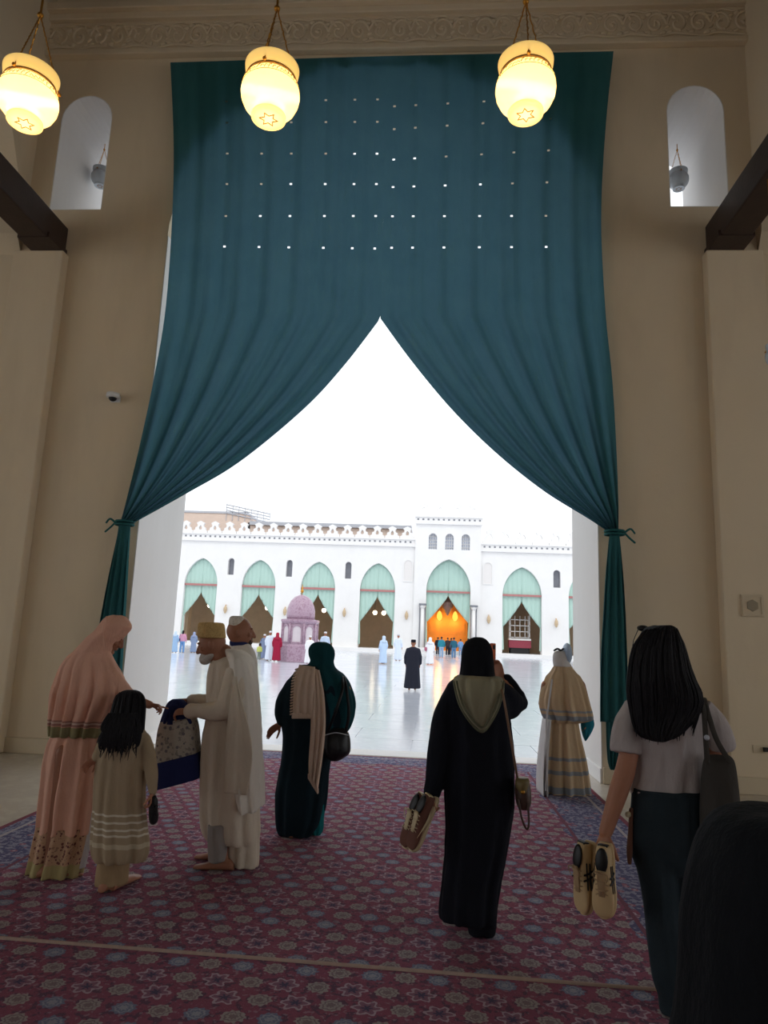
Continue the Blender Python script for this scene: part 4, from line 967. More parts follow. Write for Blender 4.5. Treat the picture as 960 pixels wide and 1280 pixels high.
j_ = p.wear(g, 'jeans', JE, .009, 8)
g = G(); p.sil(g, [(986, 791, 879), (993, 790.5, 880)], .63, m=4, n=48); g.build('waistband', JE, j_, smooth=True)
rows = [(782, 818, 834), (785, 808, 842), (794, 801, 846), (808, 792, 852), (826, 787.5, 857), (846, 785.5, 864), (866, 785, 874), (884, 788, 876), (900, 791, 866), (914, 795, 853), (922, 804, 843), (926, 815, 832)]
g = G(); Q = catmull([list(r) for r in rows], 60); rings = []
for i, q in enumerate(Q):
    L, R = p.P(q[1], q[0], -.02-.09*min(1, i/30)), p.P(q[2], q[0], -.02-.09*min(1, i/30)); c = (L+R)/2; a = (R-L)/2; dp = .118-.07*(lambda w: w*w*(3-2*w))(min(1, max(0, (i-18)/26)))
    rings.append([c+a*math.cos(2*PI*j/120)*(1+.012*math.sin(j*2.1+i*.05)+.012*math.sin(j*.9))+np.array([0, dp, 0])*math.sin(2*PI*j/120)*(1+.03*math.sin(j*1.7+i*.04)+.03*math.sin(j*.7)) for j in range(120)])
g.loft(rings); hr = g.build('hair', M['hair'], p.root, smooth=True)
strands(p, rings, hr, 120, PI*1.02, PI*1.98, 6, 5)
rnd = random.Random(21); g = G()
for j in range(70):
    x0 = 790+rnd.random()*82; e = 908+rnd.random()*24-abs(x0-826)*.22; w_ = rnd.uniform(-2, 2)
    g.tube([p.P(826+(x0-826)*.95, 872, -.12), p.P(x0+w_, 890, -.135), p.P(826+(x0-826)*.93-w_, e, -.13)], [.004, .007, .001], 5, m=10)
g.build('loose_ends', M['hair'], hr, smooth=True)
SG = empty('sunglasses', p.P(815, 786, -.02), 'black wire sunglasses pushed up on long black hair', 'glasses')
for xx in (804, 820):
    c = p.P(xx, 785.5, .02); g = G(); g.tube([c+np.array([.028*math.cos(a*PI/8), .01*math.sin(a*PI/8), .014*math.sin(a*PI/8)]) for a in range(17)], .0022, 6); g.build('rim', M['black'], SG, smooth=True)
    G().ell(c, (.026, 0, 0), (0, .008, .002), (0, 0, .012), 14, 8).build('lens', M['black'], SG, smooth=True)
g = G(); g.tube([p.P(798, 786, .01), p.P(792, 800, -.05), p.P(790, 812, -.08)], .002, 6); g.tube([p.P(827, 785, .01), p.P(842, 790, -.04), p.P(853, 806, -.08)], .002, 6); g.build('temples', M['black'], SG)
TB = empty('tote_bag', p.P(900, 1066, -.1), 'dark olive tote bag on the grey shirted woman\'s shoulder', 'bag')
TM = cloth('dark_olive_canvas', rgb(64, 60, 56), var=.2, bump=.5)
g = G(); p.sil(g, [(944, 886, 912, -.13, .02), (952, 880, 918, -.13, .05), (980, 877, 922, -.13, .07), (1015, 876, 925, -.13, .08), (1050, 877, 925, -.13, .08), (1064, 880, 922, -.13, .06), (1068, 886, 916, -.13, .03)], .5, 5, (.0, .02), m=30); g.build('bag_body', TM, TB, smooth=True)
bagstrap(TB, [p.P(884, 952, -.2), p.P(882, 920, -.17), p.P(880, 890, -.13), p.P(877, 874, -.02), p.P(878, 882, .1)], .012, TM)
bagstrap(TB, [p.P(912, 952, -.2), p.P(896, 925, -.18), p.P(886, 895, -.14), p.P(880, 873, -.02), p.P(882, 882, .1)], .012, TM)
G().sph(p.P(883.5, 922, -.19), .012).build('buckle', M['greymetal'], TB, smooth=True)
CH = empty('tassel_charm', p.P(787, 1080, -.02), 'brown tassel charm dangling at the dark jeans pocket', 'charm')
g = G(); p.path(g, [(789, 1012, -.03, 2.5), (788, 1040, -.03, 2.8), (787, 1062, -.03, 3.6), (787, 1078, -.03, 2.4)], 10, 14); g.build('tassel', plain('brown_tassel', rgb(112, 76, 62), .8), CH, smooth=True)
G().sph(p.P(785, 1018, -.04), .014).build('bead', plain('cream_bead', rgb(200, 190, 160), .5), CH, smooth=True)
cr2, lc = plain('beige_sneaker_leather', rgb(206, 178, 134), .5, .08), plain('tan_laces', rgb(170, 142, 108), .8)
sneaker(p.P(741, 1054, -.06), (-.12, -.05, -1), (-.9, -.55, .1), cr2, cr2, lc, M['black'], 'beige sneaker with dark stripes held with its laces facing out', 'beige sneakers in hand', 1, 'cross', 1.08)
sneaker(p.P(758, 1055, -.12), (-.06, -.08, -1), (-.45, -.9, .1), cr2, cr2, lc, M['black'], 'beige sneaker showing crossed black stripes on its side', 'beige sneakers in hand', 1, 'cross', 1.08)

# ================================================================== woman in dark teal hijab with a pale scarf
p = Person(380, 1048, 'woman in dark teal hijab and black robe with pale fringed scarf behind')
TE = cloth('dark_teal_cloth', rgb(18, 62, 68), var=.2, bump=.45); NV = cloth('black_teal_cloth', rgb(18, 34, 42), var=.2, bump=.5); SC = cloth('pale_scarf_cloth', rgb(206, 182, 164), var=.08, bump=.4)
g = G(); p.head(g, 403, 823, .05, (.35, 1, -.15), hpx=31); p.torso(g, (400, 845, 0), (398, 862, 0), (385, 950, 0)); p.leg(g, (372, 950, 0), (366, 1000, 0), (366, 1040, 0)); p.leg(g, (396, 950, 0), (396, 995, 0), (395, 1032, .1))
wr = p.arm(g, (364, 862, 0), (352, 888, -.05), (350, 905, -.06)); add_hand(g, wr, (-.75, -.1, -.6), (0, -.5, -.6), -1, (.2, .25, .3, .4), .95)
wr = p.arm(g, (432, 862, 0), (438, 895, .02), (430, 915, .12)); add_hand(g, wr, (-.4, .6, -.5), (-1, 0, 0), -1)
p.body(g)
g = G(); p.sil(g, [(832, 378, 414), (845, 366, 430), (861, 356, 438), (884, 350, 440), (902, 351, 436), (925, 353, 424), (951, 351, 413), (983, 346, 409), (1001, 344, 407), (1025, 344.5, 402), (1040, 347, 394), (1047, 352, 386)], .6, 9, (.0, .04), m=56)
p.path(g, [(366, 858, 0, 10), (357, 875, -.03, 11), (352, 890, -.05, 9), (352, 901, -.06, 6.5)], 20, 16); p.wear(g, 'robe', NV, .012)
g = G(); p.sil(g, [(990, 380, 408), (1020, 384, 405), (1036, 386, 404), (1044, 390, 400)], .5, 6, (0, .06), m=12); g.build('underskirt', cloth('teal_underskirt', rgb(24, 108, 112)), p.root, smooth=True)
g = G(); p.sil(g, [(802, 397, 407), (805, 390, 413), (811, 386, 417.5), (819, 386, 418.5), (827, 388, 417), (835, 381, 420), (844, 374, 431), (858, 370, 439), (875, 369, 443.5), (893, 371, 442), (907, 376, 438), (914, 382, 434)], .66, 8, (.0, .03), m=48); p.wear(g, 'hijab', TE, .010, 3)
s1 = p.sheet('scarf', SC, [(374, 831, -.16), (368, 850, -.24), (366.5, 875, -.27), (366, 892, -.27)], [(394, 834, -.17), (393, 852, -.25), (392, 875, -.28), (392, 893, -.28)], 26, 30, 3, .01)
s2 = p.sheet('scarf_tail', SC, [(388, 834, -.18), (389, 870, -.27), (388, 915, -.28), (386, 950, -.28), (386, 968, -.28)], [(399, 838, -.18), (405, 870, -.27), (406.5, 908, -.28), (403, 945, -.28), (397, 986, -.28)], 22, 40, 3, .016)
g = G()
for i in range(14):
    t = i/13; x = 366.2+t*25; g.tube([p.P(x, 892.5, -.275), p.P(x-.3, 897, -.275)], .009, 6)
for i in range(17): t = i/16; y = 836+t*56; x = float(np.interp(y, [831, 850, 875, 892], [374, 368, 366.5, 366])); g.tube([p.P(x, y, -.25), p.P(x-3, y+1, -.25)], .007, 6)
g.build('tassels', SC, s1, kind='stuff')
g = G()
for i in range(12): t = i/11; g.tube([p.P(386+t*11, 968+t*18, -.28), p.P(386+t*11, 973+t*18, -.28)], .008, 6)
g.build('tassels', SC, s2, kind='stuff')
HB = empty('handbag', p.P(421, 950, -.15), 'black slouchy handbag hanging beside the dark teal hijab', 'bag')
BL = plain('black_leather', rgb(20, 20, 24), .38, .2, 20, .2, 40)
g = G(); p.sil(g, [(910, 410, 431, -.1, .03), (916, 405, 436, -.1, .06), (928, 402.5, 438, -.1, .08), (940, 404, 437, -.1, .08), (947, 408, 430, -.1, .06), (951, 413, 423, -.1, .03)], .5, 5, (0, .02), m=24); g.build('bag_body', BL, HB, smooth=True)
bagstrap(HB, [p.P(410, 914, -.14), p.P(420, 888, -.2), p.P(428, 862, -.16), p.P(428, 846, -.05)], .012, BL); bagstrap(HB, [p.P(432, 916, -.12), p.P(436, 890, -.14), p.P(433, 862, -.12), p.P(430, 847, -.04)], .012, BL)
g = G(); g.tube([p.P(406, 919, -.18), p.P(420, 916, -.19), p.P(435, 919, -.17)], .004, 6, m=10); g.build('zip', M['greymetal'], HB)

# ================================================================== woman in beige cape and striped skirt
p = Person(705, 992, 'woman in beige cape and long beige skirt with grey blue bands')
BE = rgb(198, 172, 140); GB = rgb(140, 146, 152)
def zz(py): return float(p.P(705, py)[2])-.013
BC = cloth('beige_banded_cloth', BE, [(zz(898), zz(892), GB), (zz(949), zz(945), GB), (zz(966), zz(961), GB), (zz(989), zz(981), GB)], var=.07, bump=.4); BP = cloth('beige_cape_cloth', BE, [(zz(899), zz(893), GB), (zz(889), zz(886.5), shade(GB, 1.1))], var=.07, bump=.4)
PALE = cloth('pale_panel_cloth', rgb(198, 196, 196), var=.1)
g = G(); p.head(g, 702, 824, .05, (.25, 1, -.1), hpx=25); p.torso(g, (703, 840, 0), (704, 852, 0), (706, 920, 0)); p.leg(g, (698, 920, 0), (697, 955, 0), (696, 985, 0)); p.leg(g, (714, 920, 0), (715, 955, 0), (716, 986, .05))
wr = p.arm(g, (682, 856, 0), (677, 880, .05), (684, 893, .2)); add_hand(g, wr, (.3, .8, -.2), (1, 0, 0), 1)
wr = p.arm(g, (726, 856, 0), (734, 882, .0), (734, 900, .03)); add_hand(g, wr, (0, .1, -1), (-1, 0, 0), -1, (.6, .7, .8, .8)); p.body(g, 'skin', .007, .4)
g = G(); p.sil(g, [(895, 683, 722), (910, 681, 724), (925, 679, 727), (947, 676, 732), (970, 674, 736), (985, 673, 738), (992, 673, 739)], .62, 12, (.02, .05), m=36, n=96); g.build('skirt', BC, p.root, smooth=True)
g = G(); p.sil(g, [(898, 679, 688, .0, .2), (930, 675, 685, 0, .22), (960, 672.5, 683, 0, .26), (989, 672, 683, 0, .28)], .6, 5, (0, .06), m=20); g.build('side_panel', PALE, p.root, smooth=True)
g = G(); p.sil(g, [(822, 699, 704), (826, 695, 710), (833, 691, 715), (840, 687, 720), (847, 682, 727), (860, 677.5, 732), (873, 674, 736), (884, 674, 739), (894, 677, 741.5), (899, 680, 740), (903, 682, 726)], .66, 12, (.0, .05), m=44, n=96); crease(g.build('cape', BP, p.root, smooth=True), .01)
g = G(); p.sil(g, [(813, 698, 705), (815, 693, 709), (820, 691, 711.5), (827, 691, 712), (833, 692, 714)], .9, m=16); g.build('under_cap', cloth('white_cap_cloth', rgb(206, 202, 200)), p.root, smooth=True)
g = G(); g.ell(p.P(709, 817, .02), (.045, 0, -.07), (0, .12, 0), (.03, .0, .1), 16, 10); g.build('sun_visor', plain('pale_blue_visor', rgb(170, 190, 214), .5), p.root, smooth=True)
g = G(); g.tube([p.P(693, 813, -.02), p.P(697, 811, -.04), p.P(701, 813, -.04), p.P(704, 811, -.03)], .012, 6, m=10); g.build('glasses', M['black'], p.root)
g = G(); p.path(g, [(690, 850, -.2, 1), (686, 880, -.24, 1), (683, 905, -.24, 1), (684, 950, -.26, 1), (682, 988, -.28, 1)], 8, 24); g.build('pale_ribbon', PALE, p.root, smooth=True)
TBG = empty('cloth_bag', p.P(735, 925, .03), 'teal cloth bag hanging from the beige caped woman\'s hand', 'bag'); TEA = cloth('bright_teal_cloth', rgb(34, 116, 138))
g = G(); p.sil(g, [(899, 727, 742, .04, .05), (906, 726, 743, .04, .08), (914, 727, 740, .04, .07), (921, 729, 736, .04, .05), (926, 731, 732.5, .04, .02)], .5, 5, (0, .04), m=16); g.build('bag_body', TEA, TBG, smooth=True)
bagstrap(TBG, [p.P(730, 902, .04), p.P(733, 896, .02), p.P(737, 902, .04)], .012, TEA)

# ================================================================== old man in cap and white robe with bag
p = Person(285, 1085, 'old man in tan cap and cream robe bending over a patterned bag')
CREAM = cloth('cream_robe_cloth', rgb(214, 200, 182), var=.06, bump=.5); CRW = cloth('white_coat_cloth', rgb(222, 214, 204), var=.05, bump=.4)
F = (-.93, -.05, -.3)
g = G(); p.head(g, 266, 806, 0, F, (-.25, 0, 1), hpx=42); p.torso(g, (280, 824, 0), (287, 850, 0), (290, 950, 0)); g.tube([p.P(270, 815, 0), p.P(283, 832, 0)], .055, 14)
p.leg(g, (278, 950, -.04), (274, 1020, -.05), (279, 1072, -.09), (-1, -.05, 0)); p.leg(g, (292, 950, .08), (282, 1020, .08), (277, 1068, .1), (-1, .1, 0))
wr = p.arm(g, (294, 845, -.14), (284, 886, -.2), (236, 889, -.14)); add_hand(g, wr, (-1, .05, -.1), (0, .4, -.8), -1, (.5, .6, .7, .8), 1.0)
wr = p.arm(g, (290, 845, .14), (272, 880, .18), (236, 876, .14)); add_hand(g, wr, (-1, -.1, -.05), (0, -.3, -.9), 1, (.35, .4, .5, .6), 1.0)
p.body(g, 'skin', .0045)
g = G(); p.sil(g, [(821, 272, 299), (828, 264, 308), (838, 261, 313), (852, 259, 316), (875, 258, 319), (900, 256.5, 321), (931, 252, 322), (971, 250, 323), (1010, 250, 323), (1034, 252, 323), (1047, 257, 322), (1052, 262, 320)], .66, 9, (.0, .035), m=56)
p.sil(g, [(1000, 286, 323), (1050, 285, 322.5), (1080, 284, 322), (1083, 286, 320)], .7, 7, (.02, .06), m=24)
p.path(g, [(294, 845, -.13, 14), (290, 868, -.18, 15), (280, 886, -.2, 13), (258, 889, -.17, 10.5), (238, 889, -.145, 8.5)], 22, 26); p.path(g, [(288, 848, .12, 13), (276, 872, .17, 12), (258, 876, .16, 9), (240, 875, .14, 7.5)], 18, 20)
p.wear(g, 'robe', CREAM, .011, 2)
g = G(); p.sil(g, [(812, 284, 300, .03, .1), (820, 286, 313, .02, .16), (836, 291, 318.5, 0, .2), (890, 293, 323.5, 0, .23), (940, 294, 325.5, 0, .24), (977, 297, 327.5, 0, .24), (1008, 303, 329, 0, .24)], .6, 7, (.0, .05), m=36); p.wear(g, 'coat', CRW, .012, 2)
p.sheet('shawl', CREAM, [(291, 846, -.24), (288, 870, -.30), (284, 910, -.31), (281, 955, -.3), (280, 991, -.28)], [(295, 846, -.25), (303, 880, -.3), (312, 915, -.31), (315, 950, -.3), (308, 994, -.28)], 30, 40, 1.5, .014, .012)
g = G()
for dy, yb in ((-.09, 1078), (.09, 1072)): p.path(g, [(272, 1030, dy, 12), (271, 1055, dy, 11.5), (272, yb-2, dy, 11)], 18, 10, ends=False)
p.wear(g, 'trousers', cloth('grey_trouser_cloth', rgb(150, 142, 138)), .012)
def cap(p, rows, mat, dep=1.12):
    g = G(); p.sil(g, rows, dep, m=26, n=40); p_ = g.build('cap', mat, p.root, smooth=True); return p_
CAPM = cloth('tan_crochet_cap', rgb(196, 164, 110), print_=(90, rgb(160, 126, 80), .25)); CAPW = cloth('white_crochet_cap', rgb(214, 206, 194), print_=(90, rgb(186, 176, 160), .25))
cap(p, [(778, 254, 275), (778.8, 250, 278.5), (781, 248.5, 280), (787, 248, 281), (794, 247.5, 281.5), (797, 248, 281.5), (797.8, 251, 279)], CAPM)
g = G(); c = p.P(258, 822, 0); g.ell(c, (.05, 0, .03), (0, .055, 0), (-.02, 0, .045), 16, 10); g.ell(c+np.array([.035, 0, .012]), (.06, 0, .03), (0, .07, 0), (-.01, 0, .03), 16, 10); g.build('beard', M['greybeard'], p.root, remesh=.008)
PB = empty('shopping_bag', p.P(225, 986, .0), 'navy shopping bag with grey patterned side held by the old man', 'bag')
NAVY = cloth('navy_bag_cloth', rgb(40, 48, 92)); PAT = cloth('patterned_bag_cloth', rgb(176, 168, 156), print_=(26, rgb(120, 116, 120), .3))
g = G(); p.sil(g, [(899, 203, 243, 0, .09), (912, 200, 246, 0, .1), (935, 197.5, 248, 0, .11), (952, 196, 251, 0, .12)], .5, m=12, n=48, sq=.4, tilt=6); g.build('patterned_side', PAT, PB, smooth=True)
g = G(); p.sil(g, [(946, 195.5, 251.5, 0, .124), (958, 196, 253, 0, .128), (972, 197.5, 254, 0, .125), (978, 199, 252, 0, .12)], .5, m=12, n=48, sq=.4, tilt=14); g.build('bag_base', NAVY, PB, smooth=True)
g = G(); p.sil(g, [(874, 216, 228, 0, .03), (879, 210, 233, 0, .06), (890, 205.5, 238, 0, .08), (904, 201, 244.5, 0, .095)], .5, 6, (.03, .03), m=14, n=40); g.build('bag_top', NAVY, PB, smooth=True)
for dy in (-.09, .09): bagstrap(PB, [p.P(206, 903, dy), p.P(212, 884, dy), p.P(226, 884, dy), p.P(238, 903, dy)], .012, NAVY, 'handle')

# ================================================================== bearded man with white cap just behind
p = Person(300, 1062, 'bearded man in white cap and navy collar standing behind the old man')
g = G(); p.head(g, 299, 791, 0, (.92, .35, 0), (0, 0, 1), hpx=40); p.torso(g, (296, 812, 0), (300, 832, 0), (303, 940, 0)); p.leg(g, (296, 940, 0), (296, 1000, 0), (297, 1050, 0), (-.1, 1, 0)); p.leg(g, (312, 940, 0), (312, 1000, 0), (310, 1048, .05), (-.1, 1, 0))
wr = p.arm(g, (284, 838, 0), (282, 890, .1), (292, 930, .2)); add_hand(g, wr, (.2, .2, -1), (1, 0, 0), 1); wr = p.arm(g, (309, 842, .06), (311, 880, .15), (306, 920, .22)); add_hand(g, wr, (-.1, .4, -.9), (-1, 0, 0), -1); p.body(g)
g = G(); p.sil(g, [(803, 288, 309), (810, 285, 316), (822, 282, 320), (840, 281, 322), (900, 283, 323), (1000, 285, 323), (1060, 286, 321)], .7, 8, (0, .04), m=40); p.wear(g, 'robe', CRW, .014)
g = G(); p.sil(g, [(799, 289, 307), (803, 287, 310), (809, 288, 312)], .8, m=8); g.build('collar', NAVY, p.root, smooth=True)
cap(p, [(770, 291, 302), (771.5, 288, 305), (776, 286.5, 307), (783, 286, 308), (788, 286, 308), (790.5, 288, 307)], CAPW)
g = G(); c = p.P(308, 801, .04); g.ell(c, (.05, .02, 0), (-.02, .05, 0), (0, 0, .05), 16, 10); g.ell(c+np.array([-.04, 0, .015]), (.05, 0, 0), (0, .075, 0), (0, 0, .03), 16, 10); g.build('beard', hair_mat('dark_beard', rgb(64, 56, 54)), p.root, remesh=.008)

# ================================================================== woman in pink leaning towards the bag
p = Person(75, 1096, 'woman in salmon pink cape and skirt leaning to point at the bag')
PK = rgb(222, 172, 150); GRN = rgb(146, 140, 104)
def zz(py, px=100): return float(p.P(px, py)[2])-.013
PKC = cloth('salmon_cloth', PK, var=.08, bump=.5); PKB = cloth('salmon_cape_cloth', PK, [(zz(922), zz(907), GRN), (zz(906), zz(899), rgb(170, 128, 118)), (zz(903), zz(901), rgb(214, 190, 176))], var=.08, bump=.5)
FLO = cloth('floral_lace_cloth', rgb(196, 160, 130), print_=(38, rgb(120, 76, 70), .32), stripes=[(-.02, .085, rgb(178, 164, 118))])
g = G(); p.head(g, 138, 795, .02, (.8, .3, -.5), (.45, 0, 1), hpx=40); p.torso(g, (120, 820, 0), (112, 845, 0), (92, 940, 0)); g.tube([p.P(132, 806, .01), p.P(118, 826, 0)], .052, 14)
p.leg(g, (80, 940, -.05), (70, 1010, -.05), (62, 1086, -.06), (.8, .3, 0)); p.leg(g, (100, 940, .1), (92, 1010, .1), (78, 1078, .06), (.2, 1, 0))
wr = p.arm(g, (135, 850, -.02), (158, 872, -.0), (187, 881, .06)); add_hand(g, wr, (1, .1, -.08), (-.1, -.3, -1), 1, (.06, .75, .9, .95), .8, .02); wr = p.arm(g, (110, 850, .12), (120, 885, .25), (140, 900, .3)); add_hand(g, wr, (1, .1, -.3), (0, 0, -1), -1, k=.85); p.body(g, 'skin', .0045)
g = G(); p.sil(g, [(898, 74, 122), (915, 68, 124), (934, 60, 126), (960, 55, 125), (984, 52, 122), (1010, 49, 119), (1034, 47, 116), (1040, 46, 114)], .6, 11, (.02, .05), m=44, n=110); crease(g.build('skirt', PKC, p.root, smooth=True), .009)
g = G(); p.sil(g, [(1033, 47.5, 114), (1055, 42.5, 110), (1078, 37.5, 105), (1096, 33.5, 101)], .6, 11, (.03, .06), m=24, n=110); g.build('lace_hem', FLO, p.root, smooth=True)
g = G(); p.sil(g, [(1015, 92, 118), (1045, 90, 114), (1070, 88, 109), (1084, 87, 106)], .8, 6, (.02, .06), m=16); g.build('underskirt', cloth('pale_underskirt', rgb(196, 190, 190), var=.15), p.root, smooth=True)
g = G(); p.sil(g, [(812, 98, 136), (822, 85, 141), (832, 78, 147), (842, 73.5, 152), (854, 69.5, 156), (866, 66, 157.5), (878, 64, 154), (892, 63, 147), (904, 62, 140), (914, 61.5, 137), (920, 61.5, 135)], .6, 17, (.0, .075), m=60, n=150, ph=.7); p.path(g, [(140, 848, -.04, 11), (158, 868, -.0, 9), (172, 876, .03, 6.5), (181, 880, .05, 5)], 18, 18); p.wear(g, 'cape', PKB, .009, 1)
g = G(); p.sil(g, [(769, 141, 152), (771.5, 133, 158), (777, 127, 162), (784, 122, 164), (790, 117, 160), (797, 109, 153), (805, 102, 144), (813, 95, 138), (821, 87, 136), (826, 84, 134)], .62, 6, (.0, .02), m=40); p.wear(g, 'hijab', PKC, .009, 3)
g = G(); p.path(g, [(133, 771, -.07, 1.0), (129, 790, -.12, 1.0), (130, 812, -.12, 1.0)], 8, 16); g.build('hijab_seam', PKC, p.root, smooth=True)

# ================================================================== little girl with long dark hair
p = Person(140, 1115, 'little girl with long dark hair in beige dress with white stripes')
def zz(py, px=150): return float(p.P(px, py)[2])-.013
WH = rgb(214, 204, 186); DR = cloth('beige_dress_cloth', rgb(168, 148, 122), [(zz(a+1.3), zz(a-1.3), WH) for a in (1015, 1024, 1033, 1040)]+[(zz(1056), zz(1050), rgb(196, 182, 156))], var=.08, bump=.4)
g = G(); p.head(g, 162, 886, .02, (.45, .9, -.05), hpx=38); p.torso(g, (157, 912, 0), (155, 932, 0), (150, 1010, 0)); p.leg(g, (142, 1010, 0), (138, 1060, 0), (135, 1106, 0), (.1, 1, 0), r=(.06, .045, .032)); p.leg(g, (160, 1010, 0), (154, 1060, 0), (150, 1103, .05), (.2, 1, 0), r=(.06, .045, .032))
wr = p.arm(g, (178, 926, 0), (187, 958, -.02), (191, 990, -.05), (.035, .03, .022)); add_hand(g, wr, (.05, 0, -1), (-1, 0, 0), -1, (.5, .6, .7, .8), .72)
wr = p.arm(g, (132, 928, 0), (126, 940, -.04), (119, 948, -.04), (.035, .03, .022)); add_hand(g, wr, (-.5, 0, -.4), (0, -.5, -.6), -1, (.4, .5, .5, .6), .72); p.body(g, 'skin2', .0045)
g = G(); p.sil(g, [(906, 148, 172), (913, 139, 181), (922, 130, 184.5), (936, 125, 184), (960, 121, 182), (985, 119, 181), (1009, 117.5, 181), (1040, 116, 183), (1058, 115.5, 184), (1070, 117, 181.5), (1076, 119, 178)], .62, 10, (.0, .045), m=48, n=100)
p.path(g, [(179, 924, 0, 8.5), (186, 948, -.02, 8.5), (190, 972, -.04, 7), (191.5, 990, -.05, 5)], 18, 18); p.path(g, [(133, 927, 0, 8.5), (127, 938, -.03, 7.5), (122, 946, -.04, 5.5)], 16, 12); p.wear(g, 'dress', DR, .009, 1)
g = G(); p.path(g, [(136, 1060, 0, 12), (134, 1085, 0, 12), (133, 1106, 0, 13)], 18, 10, ends=False); p.path(g, [(152, 1060, 0, 11), (150, 1085, .03, 11), (148, 1103, .04, 12)], 18, 10, ends=False); p.wear(g, 'trousers', cloth('beige_trouser_cloth', rgb(164, 138, 106)), .010)
g = G(); p.sil(g, [(862.5, 158, 170), (865, 152, 175.5), (871, 147, 180), (881, 144, 181.5), (893, 141, 181), (905, 136, 180), (915, 131.5, 179), (924, 127, 178), (932, 126, 175), (940, 132, 170), (948, 142, 165), (955, 151, 160)], .72, 17, (.01, .06), m=60, n=140, ph=.4); LASTR = [[np.array(g.v[a*140+b]) for b in range(140)] for a in range(60)]; hr = g.build('hair', M['hair'], p.root, smooth=True)
strands(p, LASTR, hr, 90, PI*1.02, PI*1.98, 6, 11, .006, 1.05)
rnd = random.Random(12); g = G()
for j in range(60):
    t = rnd.random(); x0 = 128+t*48; w_ = rnd.uniform(-3, 3); e = rnd.uniform(930, 956)-abs(x0-154)*.35
    g.tube([p.P(158+(x0-158)*.75, 892, -.12), p.P(x0+w_, 908, -.15), p.P(x0-w_, 920, -.155), p.P(x0-3+w_, 932, -.15), p.P(x0-4-w_, e, -.145)], [.004, .0065, .0065, .005, .001], 5, m=16)
g.build('curls', M['hair'], hr, smooth=True)
sneaker(p.P(188, 995, -.04), (.18, .05, -1), (.8, -.5, .2), M['black'], plain('dark_sole', rgb(60, 54, 52), .7), M['black'], M['black'], 'small black shoe dangling from the little girl\'s hand', None, 1, 'curve', .62)

# ================================================================== person in black close to the camera
p = Person(0, 0, 'person in black hooded robe close by, only the dark hood showing', Y=1.15)
c0 = at(985, 1200, 1.15); p.root.location = (c0[0], 1.15, .028); ORG[p.root.name] = np.array([c0[0], 1.15, .028])
zt = float(at(985, 1020, 1.15)[2]); xc = float(c0[0])
g = G(); add_head(g, (xc, 1.15, zt-.15), (0, 1, 0), (0, 0, 1), .22); g.tube([(xc, 1.15, zt-.28), (xc, 1.13, zt-.4), (xc, 1.13, zt-.75)], [.05, .11, .12], 16)
for s in (-1, 1):
    g.tube([(xc+s*.07, 1.13, zt-.72), (xc+s*.08, 1.13, .45), (xc+s*.08, 1.13, .12)], [.08, .055, .038], 14); add_foot(g, (xc+s*.08, 1.1, .028), (0, 1, 0), .9); g.tube([(xc+s*.17, 1.13, zt-.37), (xc+s*.2, 1.15, zt-.62), (xc+s*.15, 1.3, zt-.72)], [.045, .036, .025], 12); add_hand(g, (xc+s*.15, 1.3, zt-.72), (-s*.3, .9, -.2), (0, 0, -1), s, k=.9)
p.body(g, 'skin', .008, .4)
DK = cloth('black_hood_cloth', rgb(24, 26, 30), var=.25, bump=.6)
g = G(); p.sil(g, [(1014, 945, 1000, 0, .05), (1017, 918, 1030, 0, .08), (1030, 898, 1050, 0, .11), (1058, 882, 1066, 0, .13), (1100, 869, 1078, 0, .14), (1150, 861, 1086, 0, .145), (1210, 857, 1092, 0, .145), (1290, 848, 1100, 0, .15), (1370, 825, 1120, 0, .16), (1440, 800, 1150, 0, .17)], .8, 7, (.0, .02), m=40); p.wear(g, 'hood', DK, .008, 3)
g = G(); rings = []
for t, hw, dp in ((zt-.33, .1, .1), (zt-.37, .2, .14), (zt-.5, .23, .15), (zt-.8, .24, .17), (.5, .27, .2), (.06, .31, .24)):
    rings.append([(xc+hw*math.cos(2*PI*j/60)*(1+.03*math.sin(9*2*PI*j/60)), 1.14+dp*math.sin(2*PI*j/60)*(1+.05*math.sin(9*2*PI*j/60)), t) for j in range(60)])
g.loft(rings); g.build('robe', DK, p.root, smooth=True)

